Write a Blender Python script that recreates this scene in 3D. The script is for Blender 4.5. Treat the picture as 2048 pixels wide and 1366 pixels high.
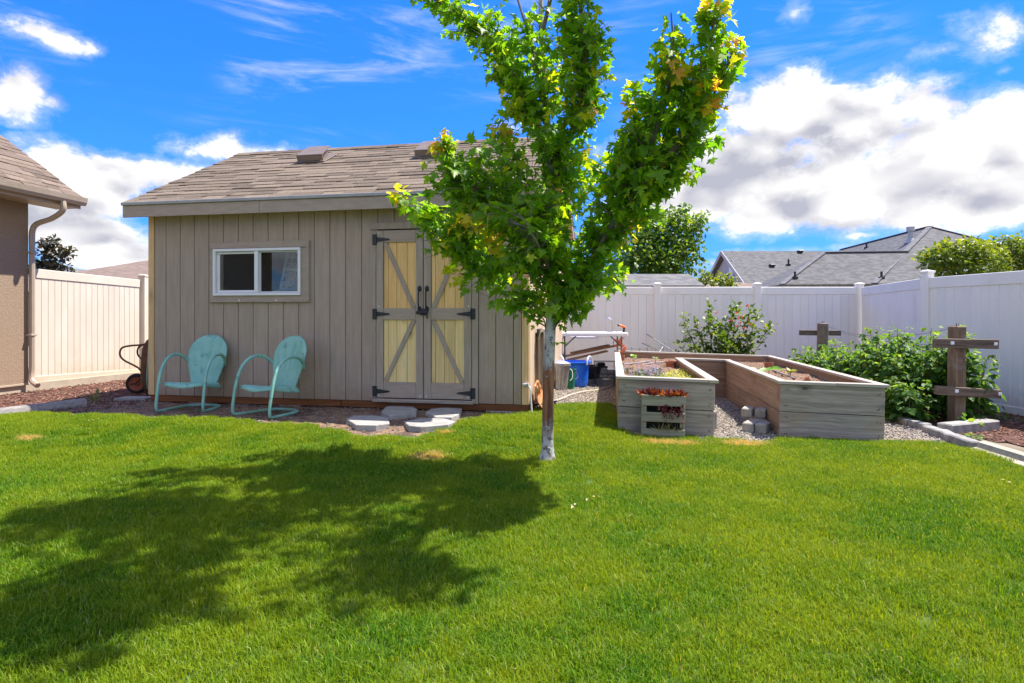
import bpy, bmesh, math, random
import numpy as np
from mathutils import Vector, Matrix, Euler
R = math.radians
rng = random.Random(7)
nr = np.random.RandomState(11)
sc = bpy.context.scene
for o in list(bpy.data.objects):
    bpy.data.objects.remove(o)

# ------------------------------------------------------------------ camera
CAM_H, FPX, HOR = 1.2, 1200.0, 632.0          # in pixels of the 2048 wide photograph
cd = bpy.data.cameras.new('camera')
cam = bpy.data.objects.new('camera', cd)
sc.collection.objects.link(cam)
cam.location = (0, 0, CAM_H)
cam.rotation_euler = (R(90), 0, 0)
cd.sensor_width = 36.0
cd.lens = 36.0 * FPX / 2048.0
cd.shift_y = -(683.0 - HOR) / 2048.0
cd.clip_start = 0.05
cd.clip_end = 2000
sc.camera = cam

# ------------------------------------------------------------------ exposure, sun, sky
SUN_EL, SUN_AZ = R(62), math.atan2(.93, .37)
SKY_STRENGTH, SUN_STRENGTH, EXPOSURE = 0.083, 2.2, 2.2
sc.view_settings.view_transform = 'Standard'
sc.view_settings.look = 'None'
sc.view_settings.gamma = 1
sc.view_settings.use_curve_mapping = False
sc.view_settings.exposure = EXPOSURE
SUNV = Vector((math.cos(SUN_EL) * math.sin(SUN_AZ), math.cos(SUN_EL) * math.cos(SUN_AZ), math.sin(SUN_EL)))
sl = bpy.data.lights.new('sun', 'SUN')
sl.energy = SUN_STRENGTH
sl.angle = R(0.53)
sl.color = (1.0, .95, .86)
so = bpy.data.objects.new('sun', sl)
sc.collection.objects.link(so)
so.rotation_euler = SUNV.to_track_quat('Z', 'Y').to_euler()
so.location = (20, 10, 40)

class NT:
    """small helper to wire node trees"""
    def __init__(s, t): s.t = t; s.n = t.nodes; s.l = t.links
    def new(s, kind, **kw):
        n = s.n.new(kind)
        for k, v in kw.items(): setattr(n, k, v)
        return n
    def put(s, sock, v):
        if v is None: return
        if isinstance(v, bpy.types.NodeSocket): s.l.new(v, sock)
        else: sock.default_value = v
    def math(s, op, a, b=None, c=None, clamp=False):
        n = s.new('ShaderNodeMath', operation=op, use_clamp=clamp)
        s.put(n.inputs[0], a)
        if b is not None: s.put(n.inputs[1], b)
        if c is not None: s.put(n.inputs[2], c)
        return n.outputs[0]
    def vmath(s, op, a, b=None):
        n = s.new('ShaderNodeVectorMath', operation=op)
        s.put(n.inputs[0], a)
        if b is not None: s.put(n.inputs[1], b)
        return n.outputs['Value'] if op in ('LENGTH', 'DOT_PRODUCT', 'DISTANCE') else n.outputs[0]
    def mix(s, f, a, b, mode='MIX'):
        n = s.new('ShaderNodeMix', data_type='RGBA', blend_type=mode)
        s.put(n.inputs[0], f)
        for i, v in ((6, a), (7, b)):
            if not isinstance(v, bpy.types.NodeSocket) and len(v) == 3: v = (*v, 1)
            s.put(n.inputs[i], v)
        return n.outputs[2]
    def noise(s, vec, scale=5, detail=4, rough=.55, dist=0):
        n = s.new('ShaderNodeTexNoise')
        s.put(n.inputs['Vector'], vec)
        n.inputs['Scale'].default_value = scale
        n.inputs['Detail'].default_value = detail
        n.inputs['Roughness'].default_value = rough
        n.inputs['Distortion'].default_value = dist
        return n.outputs['Fac']
    def step(s, v, lo, hi, smooth=True):
        n = s.new('ShaderNodeMapRange', interpolation_type='SMOOTHSTEP' if smooth else 'LINEAR')
        s.put(n.inputs[0], v)
        n.inputs[1].default_value = lo; n.inputs[2].default_value = hi
        n.inputs[3].default_value = 0; n.inputs[4].default_value = 1
        return n.outputs[0]
    def scalevec(s, vec, k):
        n = s.new('ShaderNodeMapping')
        s.put(n.inputs[0], vec)
        n.inputs['Scale'].default_value = k
        return n.outputs[0]

world = bpy.data.worlds.new('World')
sc.world = world
world.use_nodes = True
W = NT(world.node_tree)
W.n.clear()
def build_world():
    out = W.new('ShaderNodeOutputWorld')
    sky = W.new('ShaderNodeTexSky', sky_type='NISHITA')
    sky.sun_disc = False
    sky.sun_elevation = SUN_EL
    sky.sun_rotation = SUN_AZ
    sky.altitude = 300
    sky.air_density = 1.0
    sky.dust_density = .3
    sky.ozone_density = 2.0
    hs = W.new('ShaderNodeHueSaturation')
    hs.inputs['Saturation'].default_value = 1.3
    hs.inputs['Value'].default_value = 1.0
    W.l.new(sky.outputs[0], hs.inputs['Color'])
    blue = W.mix(1.0, hs.outputs[0], (.165, .41, .86), 'MULTIPLY')
    sc_ = W.new('ShaderNodeSeparateColor'); W.l.new(blue, sc_.inputs[0])
    soft = W.math('DIVIDE', 1.6, W.math('ADD', 1, W.math('MULTIPLY', sc_.outputs[1], .65)))
    cs = W.new('ShaderNodeVectorMath', operation='SCALE'); W.l.new(blue, cs.inputs[0]); W.l.new(soft, cs.inputs[3])
    blue = cs.outputs[0]
    d = W.new('ShaderNodeTexCoord').outputs['Generated']
    sp = W.new('ShaderNodeSeparateXYZ'); W.l.new(d, sp.inputs[0])
    x, y, z = sp.outputs
    az = W.math('ARCTAN2', x, y)
    el = W.math('ARCSINE', z)
    # cloud masses by azimuth and elevation: (px, py, rx, ry, weight) read off the photograph
    B = [(1600, 240, 210, 95, 1.0), (1760, 320, 330, 130, 1.1), (1500, 330, 260, 110, 1.05), (1960, 280, 220, 110, 1.0),
         (1380, 400, 200, 60, .9), (1640, 410, 300, 60, .95), (2000, 370, 220, 70, .9), (1400, 550, 70, 30, .6), (150, 400, 190, 62, 1.0), (330, 350, 230, 50, 1.0), (500, 300, 90, 30, .75),
         (1600, 500, 160, 14, .55), (1720, 470, 90, 14, .5),
         (2010, 50, 140, 75, .85), (1900, 95, 110, 30, .6), (2010, 140, 50, 20, .55), (1590, 30, 50, 40, .5), (1680, 98, 80, 22, .42),
         (40, 185, 115, 52, .9), (110, 205, 60, 36, .8), (-90, 120, 110, 60, .8), (60, 60, 80, 22, .62), (130, 88, 80, 24, .66), (185, 98, 42, 26, .7),
         (430, 300, 190, 40, .95), (230, 350, 190, 60, 1.0), (160, 470, 170, 75, 1.0), (60, 430, 130, 80, .95), (300, 520, 200, 45, .95),
         (285, 258, 70, 18, .5), (400, 260, 60, 26, .45), (1010, 258, 60, 16, .6), (265, 180, 60, 14, .35),
         (2300, 300, 260, 150, .9), (-400, 300, 300, 120, .9)]
    cov = None
    for px, py, rx, ry, w in B:
        dx, dz = (px - 1024) / FPX, (HOR - py) / FPX
        a0 = math.atan(dx); hyp = math.hypot(1, dx); e0 = math.atan(dz / hyp)
        ra = rx / FPX / hyp ** 2; re = ry / FPX / hyp
        u = W.math('DIVIDE', W.math('SUBTRACT', az, a0), ra)
        v = W.math('DIVIDE', W.math('SUBTRACT', el, e0), re)
        q = W.math('SQRT', W.math('ADD', W.math('MULTIPLY', u, u), W.math('MULTIPLY', v, v)))
        b = W.math('MULTIPLY', W.math('SUBTRACT', 1.6, q), w)
        b = W.math('MULTIPLY', b, .72, clamp=False)
        b = W.math('MAXIMUM', b, 0)
        cov = b if cov is None else W.math('MAXIMUM', cov, b)
    # away from the view the same kind of scattered cloud
    low = W.noise(d, 1.9, 3, .5)
    behind = W.step(y, .45, .05)
    gen = W.math('MULTIPLY', W.math('MULTIPLY', W.step(low, .36, .60), behind), .95)
    cov = W.math('MINIMUM', W.math('MAXIMUM', cov, gen), 1.0)
    # lumpy cumulus edge, a little flattened
    dv = W.scalevec(d, (1, 1, 1.5))
    warp = W.new('ShaderNodeTexNoise'); W.l.new(dv, warp.inputs['Vector']); warp.inputs['Scale'].default_value = 7; warp.inputs['Detail'].default_value = 5
    wv = W.vmath('ADD', dv, W.vmath('MULTIPLY', W.vmath('SUBTRACT', warp.outputs['Color'], (.5, .5, .5)), (.09, .09, .09)))
    def puff(vec, sc_):
        vo = W.new('ShaderNodeTexVoronoi', feature='SMOOTH_F1'); W.l.new(vec, vo.inputs['Vector'])
        vo.inputs['Scale'].default_value = sc_; vo.inputs['Smoothness'].default_value = .6
        return W.math('SUBTRACT', .55, vo.outputs['Distance'])
    def shape(vec):
        return W.math('ADD', W.math('MULTIPLY', puff(vec, 9), .55), W.math('MULTIPLY', puff(vec, 21), .30))
    n1 = W.noise(dv, 4.2, 9, .62, .35)
    s1 = shape(wv)
    s2 = shape(W.vmath('ADD', wv, (.018, .006, .030)))
    fine = W.noise(wv, 19, 8, .68, .2)
    field = W.math('ADD', W.math('MULTIPLY', cov, .72), W.math('MULTIPLY', W.math('SUBTRACT', n1, .5), 1.35))
    field = W.math('ADD', field, W.math('MULTIPLY', s1, .50))
    field = W.math('ADD', field, W.math('MULTIPLY', W.math('SUBTRACT', fine, .5), .62))
    field = W.math('MULTIPLY', field, W.step(cov, .0, .22))
    dens = W.math('MAXIMUM', W.step(field, .32, .56), W.math('MULTIPLY', W.step(field, .20, .50), .34))
    # cirrus streaks, drawn out along one direction
    rot = W.new('ShaderNodeMapping'); W.l.new(d, rot.inputs[0])
    rot.inputs['Rotation'].default_value = (R(20), R(-32), R(12))
    rot.inputs['Scale'].default_value = (1.2, 1.2, 7)
    c1 = W.noise(rot.outputs[0], 3.2, 8, .62, .6)
    c2 = W.noise(d, 2.3, 3, .5)
    cir = W.math('MULTIPLY', W.step(c1, .46, .74), W.step(c2, .42, .58))
    cir = W.math('MULTIPLY', cir, W.math('MULTIPLY', W.step(el, .22, .40), .55))
    # light on the clouds: bright towards the sun, grey lavender bellies
    D = [(1500, 350, 210, 75), (1610, 402, 260, 46), (1655, 262, 70, 90), (1880, 375, 200, 60), (1990, 400, 210, 46), (1740, 320, 130, 80), (1350, 390, 110, 50),
         (130, 430, 190, 40), (230, 490, 200, 34), (350, 390, 150, 26), (60, 220, 110, 30)]
    belly = None
    for px, py, rx, ry in D:
        dx, dz = (px - 1024) / FPX, (HOR - py) / FPX
        hyp = math.hypot(1, dx)
        u = W.math('DIVIDE', W.math('SUBTRACT', az, math.atan(dx)), rx / FPX / hyp ** 2)
        v = W.math('DIVIDE', W.math('SUBTRACT', el, math.atan(dz / hyp)), ry / FPX / hyp)
        q = W.math('ADD', W.math('MULTIPLY', u, u), W.math('MULTIPLY', v, v))
        k = W.math('EXPONENT', W.math('MULTIPLY', q, -.8))
        belly = k if belly is None else W.math('MAXIMUM', belly, k)
    gb = W.math('MULTIPLY', W.step(W.noise(W.scalevec(d, (1, 1, 2.6)), 3.1, 4, .55, .3), .50, .68), behind)
    belly = W.math('MAXIMUM', belly, gb)
    mott = W.math('ADD', W.math('MULTIPLY', W.noise(wv, 8, 9, .66), .6), W.math('MULTIPLY', W.noise(wv, 20, 7, .64), .4))
    lump = W.math('MULTIPLY', W.math('SUBTRACT', s1, s2), 2.6)
    thick = W.step(field, .36, .80)
    sh = W.math('MULTIPLY', W.math('MULTIPLY', belly, thick), W.step(W.math('ADD', mott, W.math('MULTIPLY', belly, .30)), .40, 1.0))
    lit = W.math('ADD', W.math('ADD', .82, lump), W.math('MULTIPLY', W.math('SUBTRACT', mott, .5), 2.3))
    lit = W.math('SUBTRACT', lit, W.math('MULTIPLY', sh, 1.0), clamp=True)
    ccol = W.mix(lit, (.42, .43, .51), (1.0, .98, .95))
    bgA = W.new('ShaderNodeBackground'); W.l.new(blue, bgA.inputs[0]); bgA.inputs[1].default_value = SKY_STRENGTH
    bgB = W.new('ShaderNodeBackground'); W.l.new(ccol, bgB.inputs[0]); bgB.inputs[1].default_value = .275
    tot = W.math('MAXIMUM', dens, cir)
    tot = W.math('MULTIPLY', tot, W.step(el, -.02, .01))
    ms = W.new('ShaderNodeMixShader')
    W.l.new(tot, ms.inputs[0]); W.l.new(bgA.outputs[0], ms.inputs[1]); W.l.new(bgB.outputs[0], ms.inputs[2])
    W.l.new(ms.outputs[0], out.inputs[0])
build_world()
world.cycles.sampling_method = 'MANUAL'
world.cycles.sample_map_resolution = 512
try:
    sc.cycles.max_bounces = 8
    sc.cycles.transparent_max_bounces = 12
    sc.cycles.use_denoising = True
except Exception:
    pass

# ------------------------------------------------------------------ places
def S(a, b, x):
    t = min(1, max(0, (x - a) / (b - a)))
    return t * t * (3 - 2 * t)
def g(x, y):
    """height of the ground"""
    h = .105 * S(4.6, 6.4, y) * S(-6.9, -5.2, x) * (1 - S(.3, 1.5, x)) * (1 - S(11, 13, y))
    h -= .012 * max(0, min(x, 9))
    if y < 7: h += .012 * math.sin(x * 1.3 + .5) * math.sin(y * 1.1) * S(7, 5, y)
    return h
def P(px, py, Y):
    return Vector(((px - 1024) / FPX * Y, Y, CAM_H + (HOR - py) / FPX * Y))
def G(px, py):
    a, b = (px - 1024) / FPX, (py - HOR) / FPX
    Y = 1.2 / b
    for _ in range(12):
        Y = (CAM_H - g(a * Y, Y)) / b
    return Vector((a * Y, Y, g(a * Y, Y)))
def X_at(px, Y): return (px - 1024) / FPX * Y

# ------------------------------------------------------------------ object helpers
COL = sc.collection
def link(o, parent=None):
    COL.objects.link(o)
    if parent is not None: o.parent = parent
    return o
def tag(o, label=None, cat=None, group=None, kind=None):
    if label: o['label'] = label
    if cat: o['category'] = cat
    if group: o['group'] = group
    if kind: o['kind'] = kind
    return o
def thing(name, label, cat, loc=(0, 0, 0), rotz=0, group=None):
    o = bpy.data.objects.new(name, None)
    o.empty_display_size = .2
    o.location = loc
    o.rotation_euler = (0, 0, rotz)
    link(o)
    return tag(o, label, cat, group)
def copy_tree(o, parent=None):
    c = o.copy()
    COL.objects.link(c)
    c.parent = parent
    for ch in list(o.children): copy_tree(ch, c)
    return c
def mesh_np(name, V, F, mat=None, attr=None, smooth=False):
    V = np.asarray(V, np.float32); F = np.asarray(F, np.int32)
    k = F.shape[1]
    m = bpy.data.meshes.new(name)
    m.vertices.add(len(V)); m.vertices.foreach_set('co', V.ravel())
    m.loops.add(F.size); m.loops.foreach_set('vertex_index', F.ravel())
    m.polygons.add(len(F))
    m.polygons.foreach_set('loop_start', np.arange(0, F.size, k, dtype=np.int32))
    m.polygons.foreach_set('loop_total', np.full(len(F), k, np.int32))
    if attr:
        for an, av in attr.items():
            at = m.attributes.new(an, 'FLOAT', 'POINT')
            at.data.foreach_set('value', np.asarray(av, np.float32))
    m.update(calc_edges=True); m.validate()
    if smooth: m.polygons.foreach_set('use_smooth', [True] * len(m.polygons))
    if mat: m.materials.append(mat)
    return m
class MB:
    """collects shapes into one mesh"""
    def __init__(s): s.v = []; s.f = []
    def add(s, vs, fs):
        n = len(s.v)
        s.v += [tuple(v) for v in vs]
        s.f += [tuple(i + n for i in f) for f in fs]
        return s
    def box(s, c, d, ch=None, M=None):
        """chamfered box: centre, size"""
        hx, hy, hz = d[0] / 2, d[1] / 2, d[2] / 2
        if ch is None: ch = min(.004, .18 * min(d))
        e = min(ch, .45 * min(d))
        V, idx = [], {}
        for sx in (-1, 1):
            for sy in (-1, 1):
                for sz in (-1, 1):
                    for ax in range(3):
                        p = [sx * (hx - e), sy * (hy - e), sz * (hz - e)]
                        p[ax] = (sx * hx, sy * hy, sz * hz)[ax]
                        idx[(sx, sy, sz, ax)] = len(V); V.append(p)
        F = []
        for ax in range(3):
            o1, o2 = [(1, 2), (2, 0), (0, 1)][ax]
            for sg in (-1, 1):
                q = []
                for a, b in ((-1, -1), (1, -1), (1, 1), (-1, 1)):
                    k = [0, 0, 0]; k[ax] = sg; k[o1] = a; k[o2] = b
                    q.append(idx[(*k, ax)])
                F.append(q if sg > 0 else q[::-1])
        for ax in range(3):
            o1, o2 = [(1, 2), (2, 0), (0, 1)][ax]
            for a in (-1, 1):
                for b in (-1, 1):
                    def K(t, w):
                        k = [0, 0, 0]; k[ax] = t; k[o1] = a; k[o2] = b
                        return idx[(*k, w)]
                    q = [K(-1, o1), K(1, o1), K(1, o2), K(-1, o2)]
                    F.append(q if a * b < 0 else q[::-1])
        for sx in (-1, 1):
            for sy in (-1, 1):
                for sz in (-1, 1):
                    t = [idx[(sx, sy, sz, i)] for i in range(3)]
                    F.append(t if sx * sy * sz > 0 else t[::-1])
        V = [Vector(p) for p in V]
        if M is not None: V = [M @ p for p in V]
        return s.add([p + Vector(c) for p in V], F)
    def bar(s, a, b, w, h, up=(0, 0, 1), ch=None):
        """box section bar from a to b: w sideways, h along up"""
        a, b = Vector(a), Vector(b)
        d = (b - a); L = d.length; d.normalize()
        u = Vector(up); sd = d.cross(u)
        if sd.length < 1e-5: sd = d.cross(Vector((0, 1, 0)))
        sd.normalize(); u = sd.cross(d).normalized()
        M = Matrix((d, sd, u)).transposed()
        return s.box((a + b) / 2, (L, w, h), ch, M)
    def tube(s, pts, rad, n=8, caps=True, closed=False):
        pts = [Vector(p) for p in pts]
        m = len(pts)
        rads = rad if isinstance(rad, (list, tuple)) else [rad] * m
        T = []
        for i in range(m):
            if closed: t = pts[(i + 1) % m] - pts[i - 1]
            else: t = pts[min(i + 1, m - 1)] - pts[max(i - 1, 0)]
            T.append(t.normalized() if t.length > 1e-9 else Vector((0, 0, 1)))
        nrm = T[0].orthogonal().normalized()
        V, F = [], []
        for i in range(m):
            nrm = (nrm - T[i] * nrm.dot(T[i]))
            nrm = nrm.normalized() if nrm.length > 1e-6 else T[i].orthogonal().normalized()
            bn = T[i].cross(nrm)
            for k in range(n):
                a = 2 * math.pi * k / n
                V.append(pts[i] + (nrm * math.cos(a) + bn * math.sin(a)) * rads[i])
        for i in range(m if closed else m - 1):
            j = (i + 1) % m
            for k in range(n):
                k2 = (k + 1) % n
                F.append((i * n + k, i * n + k2, j * n + k2, j * n + k))
        if caps and not closed:
            F.append(tuple(range(n - 1, -1, -1)))
            F.append(tuple((m - 1) * n + k for k in range(n)))
        return s.add(V, F)
    def lathe(s, prof, n=24, c=(0, 0, 0), M=None):
        V, F = [], []
        for r, z in prof:
            for k in range(n):
                a = 2 * math.pi * k / n
                V.append(Vector((r * math.cos(a), r * math.sin(a), z)))
        for i in range(len(prof) - 1):
            for k in range(n):
                k2 = (k + 1) % n
                F.append((i * n + k, i * n + k2, (i + 1) * n + k2, (i + 1) * n + k))
        if M is not None: V = [M @ p for p in V]
        return s.add([p + Vector(c) for p in V], F)
    def prism(s, poly, vec):
        """polygon (3d points) extruded by vec"""
        n = len(poly)
        A = [Vector(p) for p in poly]; B = [p + Vector(vec) for p in A]
        F = [tuple(range(n - 1, -1, -1)), tuple(range(n, 2 * n))]
        for i in range(n):
            j = (i + 1) % n
            F.append((i, j, n + j, n + i))
        return s.add(A + B, F)
    def grid(s, fn, nu, nv):
        V = [fn(i / nu, j / nv) for i in range(nu + 1) for j in range(nv + 1)]
        F = [(i * (nv + 1) + j, (i + 1) * (nv + 1) + j, (i + 1) * (nv + 1) + j + 1, i * (nv + 1) + j + 1) for i in range(nu) for j in range(nv)]
        return s.add(V, F)
    def mesh(s, name, mat, smooth=False, fix=True):
        m = bpy.data.meshes.new(name)
        m.from_pydata([tuple(v) for v in s.v], [], s.f)
        if fix:
            b = bmesh.new(); b.from_mesh(m)
            bmesh.ops.recalc_face_normals(b, faces=b.faces)
            b.to_mesh(m); b.free()
        if smooth:
            m.polygons.foreach_set('use_smooth', [True] * len(m.polygons))
            try: m.set_sharp_from_angle(angle=R(40))
            except Exception: pass
        m.materials.append(mat)
        return m
    def build(s, name, mat, parent=None, smooth=False, loc=None, rot=None):
        o = bpy.data.objects.new(name, s.mesh(name, mat, smooth))
        if loc is not None: o.location = loc
        if rot is not None: o.rotation_euler = rot
        return link(o, parent)
_cache = {}
def board(name, mat, parent, c, d, rot=None, ch=None):
    """one board of size d centred at c; alike boards share their mesh"""
    k = (name, mat.name, round(d[0], 3), round(d[1], 3), round(d[2], 3), ch)
    if k not in _cache: _cache[k] = MB().box((0, 0, 0), d, ch).mesh(name, mat)
    o = bpy.data.objects.new(name, _cache[k])
    o.location = c
    if rot is not None: o.rotation_euler = rot
    return link(o, parent)
def inst(name, mesh, parent=None, loc=(0, 0, 0), rot=(0, 0, 0), scale=1):
    o = bpy.data.objects.new(name, mesh)
    o.location = loc; o.rotation_euler = rot
    o.scale = (scale,) * 3 if not isinstance(scale, (tuple, list)) else scale
    return link(o, parent)
def smoothpath(pts, sub=6):
    """Catmull-Rom through pts"""
    p = [Vector(q) for q in pts]
    p = [p[0] * 2 - p[1]] + p + [p[-1] * 2 - p[-2]]
    out = []
    for i in range(1, len(p) - 2):
        for k in range(sub):
            t = k / sub
            out.append(.5 * ((2 * p[i]) + (p[i + 1] - p[i - 1]) * t + (2 * p[i - 1] - 5 * p[i] + 4 * p[i + 1] - p[i + 2]) * t * t
                             + (3 * p[i] - p[i - 1] - 3 * p[i + 1] + p[i + 2]) * t ** 3))
    out.append(p[-2])
    return out

# ------------------------------------------------------------------ materials
def base_mat(name):
    m = bpy.data.materials.new(name)
    m.use_nodes = True
    T = NT(m.node_tree)
    b = T.n['Principled BSDF']
    return m, T, b
def coords(T, world=False, shift=True):
    v = T.new('ShaderNodeNewGeometry').outputs['Position'] if world else T.new('ShaderNodeTexCoord').outputs['Object']
    if shift and not world:
        rd = T.new('ShaderNodeObjectInfo').outputs['Random']
        cb = T.new('ShaderNodeCombineXYZ')
        for i, k in enumerate((17.3, 9.1, 13.7)): T.l.new(T.math('MULTIPLY', rd, k), cb.inputs[i])
        v = T.vmath('ADD', v, cb.outputs[0])
    return v
def vary(T, col, amount):
    if not amount: return col
    rd = T.new('ShaderNodeObjectInfo').outputs['Random']
    k = T.math('ADD', 1 - amount / 2, T.math('MULTIPLY', rd, amount))
    n = T.new('ShaderNodeMix', data_type='RGBA', blend_type='MULTIPLY')
    n.inputs[0].default_value = 1
    cb = T.new('ShaderNodeCombineXYZ')
    for i in range(3): T.l.new(k, cb.inputs[i])
    T.l.new(col, n.inputs[6]); T.l.new(cb.outputs[0], n.inputs[7])
    return n.outputs[2]
def bump(T, b, h, strength, dist=.01):
    n = T.new('ShaderNodeBump')
    n.inputs['Strength'].default_value = strength
    n.inputs['Distance'].default_value = dist
    T.l.new(h, n.inputs['Height'])
    T.l.new(n.outputs[0], b.inputs['Normal'])
def mat(name, c1, c2=None, scale=8, stretch=(1, 1, 1), detail=5, rough=.75, bmp=0, bscale=None, rand=0, metal=0, spec=.35,
        world=False, stain=None, lo=.35, hi=.65, bdist=.004, splash=None):
    m, T, b = base_mat(name)
    v = coords(T, world)
    sv = T.scalevec(v, stretch)
    n = T.noise(sv, scale, detail)
    c2 = c2 or tuple(x * .85 for x in c1)
    col = T.mix(T.step(n, lo, hi), c1, c2)
    if stain:
        sn = T.noise(v, stain[1], 6, .65)
        col = T.mix(T.math('MULTIPLY', T.step(sn, stain[2], stain[2] + .12), stain[3]), col, stain[0])
    col = vary(T, col, rand)
    if splash:
        wp = T.new('ShaderNodeNewGeometry').outputs['Position']
        spz = T.new('ShaderNodeSeparateXYZ'); T.l.new(wp, spz.inputs[0])
        zz = T.math('ADD', spz.outputs[2], T.math('MULTIPLY', T.math('SUBTRACT', T.noise(wp, 9, 6, .7), .5), .55))
        col = T.mix(T.math('MULTIPLY', T.step(zz, splash[2], splash[1]), splash[3]), col, splash[0])
    T.l.new(col, b.inputs['Base Color'])
    b.inputs['Roughness'].default_value = rough
    b.inputs['Metallic'].default_value = metal
    b.inputs['Specular IOR Level'].default_value = spec
    if bmp:
        h = T.noise(sv, bscale or scale * 3, 4)
        bump(T, b, h, bmp, bdist)
    return m
def wood(name, c1, c2, axis=0, rough=.8, rand=.25, knots=.5, knotcol=None, grain=1.0, bmp=.35, stain=None, knotscale=2.6):
    """grain along one local axis, growth bands and knots"""
    m, T, b = base_mat(name)
    v = coords(T)
    st = [44 * grain] * 3; st[axis] = 1.3 * grain
    wob = T.noise(v, 1.6, 2)
    sv = T.vmath('ADD', T.scalevec(v, tuple(st)), T.vmath('MULTIPLY', wob, (2.2, 2.2, 2.2)))
    n = T.noise(sv, 1.0, 5, .6, .5)
    fine = T.noise(T.scalevec(v, tuple(s * 5 for s in st)), 1.0, 3)
    f = T.math('ADD', T.math('MULTIPLY', n, .75), T.math('MULTIPLY', fine, .25))
    col = T.mix(T.step(f, .36, .62), c1, c2)
    if knots:
        kv = [1, 1, 1]; kv[axis] = .6
        vo = T.new('ShaderNodeTexVoronoi', feature='F1')
        T.l.new(T.vmath('ADD', T.scalevec(v, tuple(kv)), T.vmath('MULTIPLY', T.noise(v, 14, 2), (.03, .03, .03))), vo.inputs['Vector'])
        vo.inputs['Scale'].default_value = knotscale
        dk = vo.outputs['Distance']
        core = T.step(dk, .10, .05)
        ring = T.math('MULTIPLY', T.step(dk, .24, .06), .45)
        pick = T.step(T.new('ShaderNodeSeparateColor').outputs[0], 0, 1) if False else None
        kk = T.math('MULTIPLY', T.math('MAXIMUM', core, ring), knots)
        col = T.mix(kk, col, knotcol or tuple(x * .3 for x in c1))
    if stain:
        sn = T.noise(v, stain[1], 6, .65)
        col = T.mix(T.math('MULTIPLY', T.step(sn, stain[2], stain[2] + .15), stain[3]), col, stain[0])
    col = vary(T, col, rand)
    T.l.new(col, b.inputs['Base Color'])
    b.inputs['Roughness'].default_value = rough
    b.inputs['Specular IOR Level'].default_value = .25
    if bmp: bump(T, b, f, bmp, .004)
    return m
def leafmat(name, young, mid, old, extra=None, trans=.45, rough=.45, gloss=.4):
    """two sided leaf: the tint attribute runs 0 (grown) to 1 (new growth)"""
    m, T, b = base_mat(name)
    at = T.new('ShaderNodeAttribute'); at.attribute_name = 'tint'
    f = at.outputs['Fac']
    ra = T.new('ShaderNodeValToRGB')
    e = ra.color_ramp.elements
    e[0].position = 0; e[0].color = (*old, 1)
    e[1].position = 1; e[1].color = (*(extra or young), 1)
    k = e.new(.45); k.color = (*mid, 1)
    k = e.new(.8); k.color = (*young, 1)
    T.l.new(f, ra.inputs[0])
    col = ra.outputs[0]
    T.l.new(col, b.inputs['Base Color'])
    b.inputs['Roughness'].default_value = rough
    b.inputs['Specular IOR Level'].default_value = gloss
    tr = T.new('ShaderNodeBsdfTranslucent')
    tc = T.mix(1, col, (2.3, 2.1, .8), 'MULTIPLY')
    T.l.new(tc, tr.inputs[0])
    ms = T.new('ShaderNodeMixShader')
    ms.inputs[0].default_value = trans
    T.l.new(b.outputs[0], ms.inputs[1]); T.l.new(tr.outputs[0], ms.inputs[2])
    T.l.new(ms.outputs[0], T.n['Material Output'].inputs[0])
    return m

SIDING = (.42, .335, .26)
m_siding = mat('taupe painted siding', SIDING, (.37, .293, .226), 3, (9, 9, .8), rough=.72, bmp=.9, bscale=9, rand=.07, stain=((.47, .385, .305), 1.3, .56, .4), bdist=.006, splash=((.26, .19, .13), .16, .48, .55))
m_trim = mat('taupe painted trim', (.41, .33, .26), (.36, .29, .228), 3, (2, 9, 9), rough=.65, bmp=.5, bscale=8, rand=.05, bdist=.004)
m_trimv = mat('taupe painted door boards', (.40, .33, .26), (.335, .275, .215), 3, (9, 9, .9), rough=.65, bmp=.9, bscale=7, rand=.06, bdist=.005)
m_back = mat('dark sheathing', (.06, .045, .035), (.045, .035, .028))
m_pine = wood('raw pine trim', (.80, .55, .29), (.66, .42, .20), axis=2, knots=.8, rand=.1)
m_ply = mat('unpainted primed siding', (.62, .46, .31), (.52, .38, .25), 3, (8, 8, .7), rough=.8, bmp=.6, bscale=9, rand=.08, stain=((.48, .33, .2), 2.2, .54, .4))
m_plank1 = wood('yellow pine door planks', (.92, .63, .28), (.80, .49, .19), axis=2, knots=.95, knotcol=(.16, .08, .03), rand=.22, grain=.8, bmp=.15, knotscale=3.4)
m_plank2 = wood('pale green tinged door planks', (.86, .66, .31), (.72, .53, .23), axis=2, knots=.9, knotcol=(.16, .09, .03), rand=.25, grain=.8, bmp=.15, knotscale=3.4, stain=((.60, .58, .34), 2, .5, .5))
m_redwood = wood('red stained rim board', (.24, .095, .035), (.15, .058, .022), axis=0, knots=.5, rand=.15)
m_black = mat('black iron', (.012, .012, .014), (.02, .02, .022), 30, rough=.45, bmp=.1, metal=0, spec=.5)
m_white = mat('white vinyl', (.80, .80, .80), (.76, .76, .77), 4, rough=.4, rand=.03, spec=.4)
m_cream = mat('almond vinyl fence', (.74, .655, .53), (.69, .60, .475), 2.5, (1, 1, .5), rough=.5, rand=.04, spec=.35, stain=((.66, .52, .38), 1.6, .58, .35), splash=((.60, .44, .29), .05, .45, .6))
m_fence = mat('white vinyl fence', (.88, .85, .795), (.85, .815, .76), 2.5, (1, 1, .5), rough=.5, rand=.05, spec=.35, stain=((.66, .61, .54), 1.1, .60, .3), splash=((.55, .46, .36), .0, .34, .6))
m_shingle = mat('brown asphalt shingle', (.205, .160, .118), (.133, .104, .078), 60, rough=.95, bmp=.5, bscale=150, rand=.55, spec=.15, bdist=.003)
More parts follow.
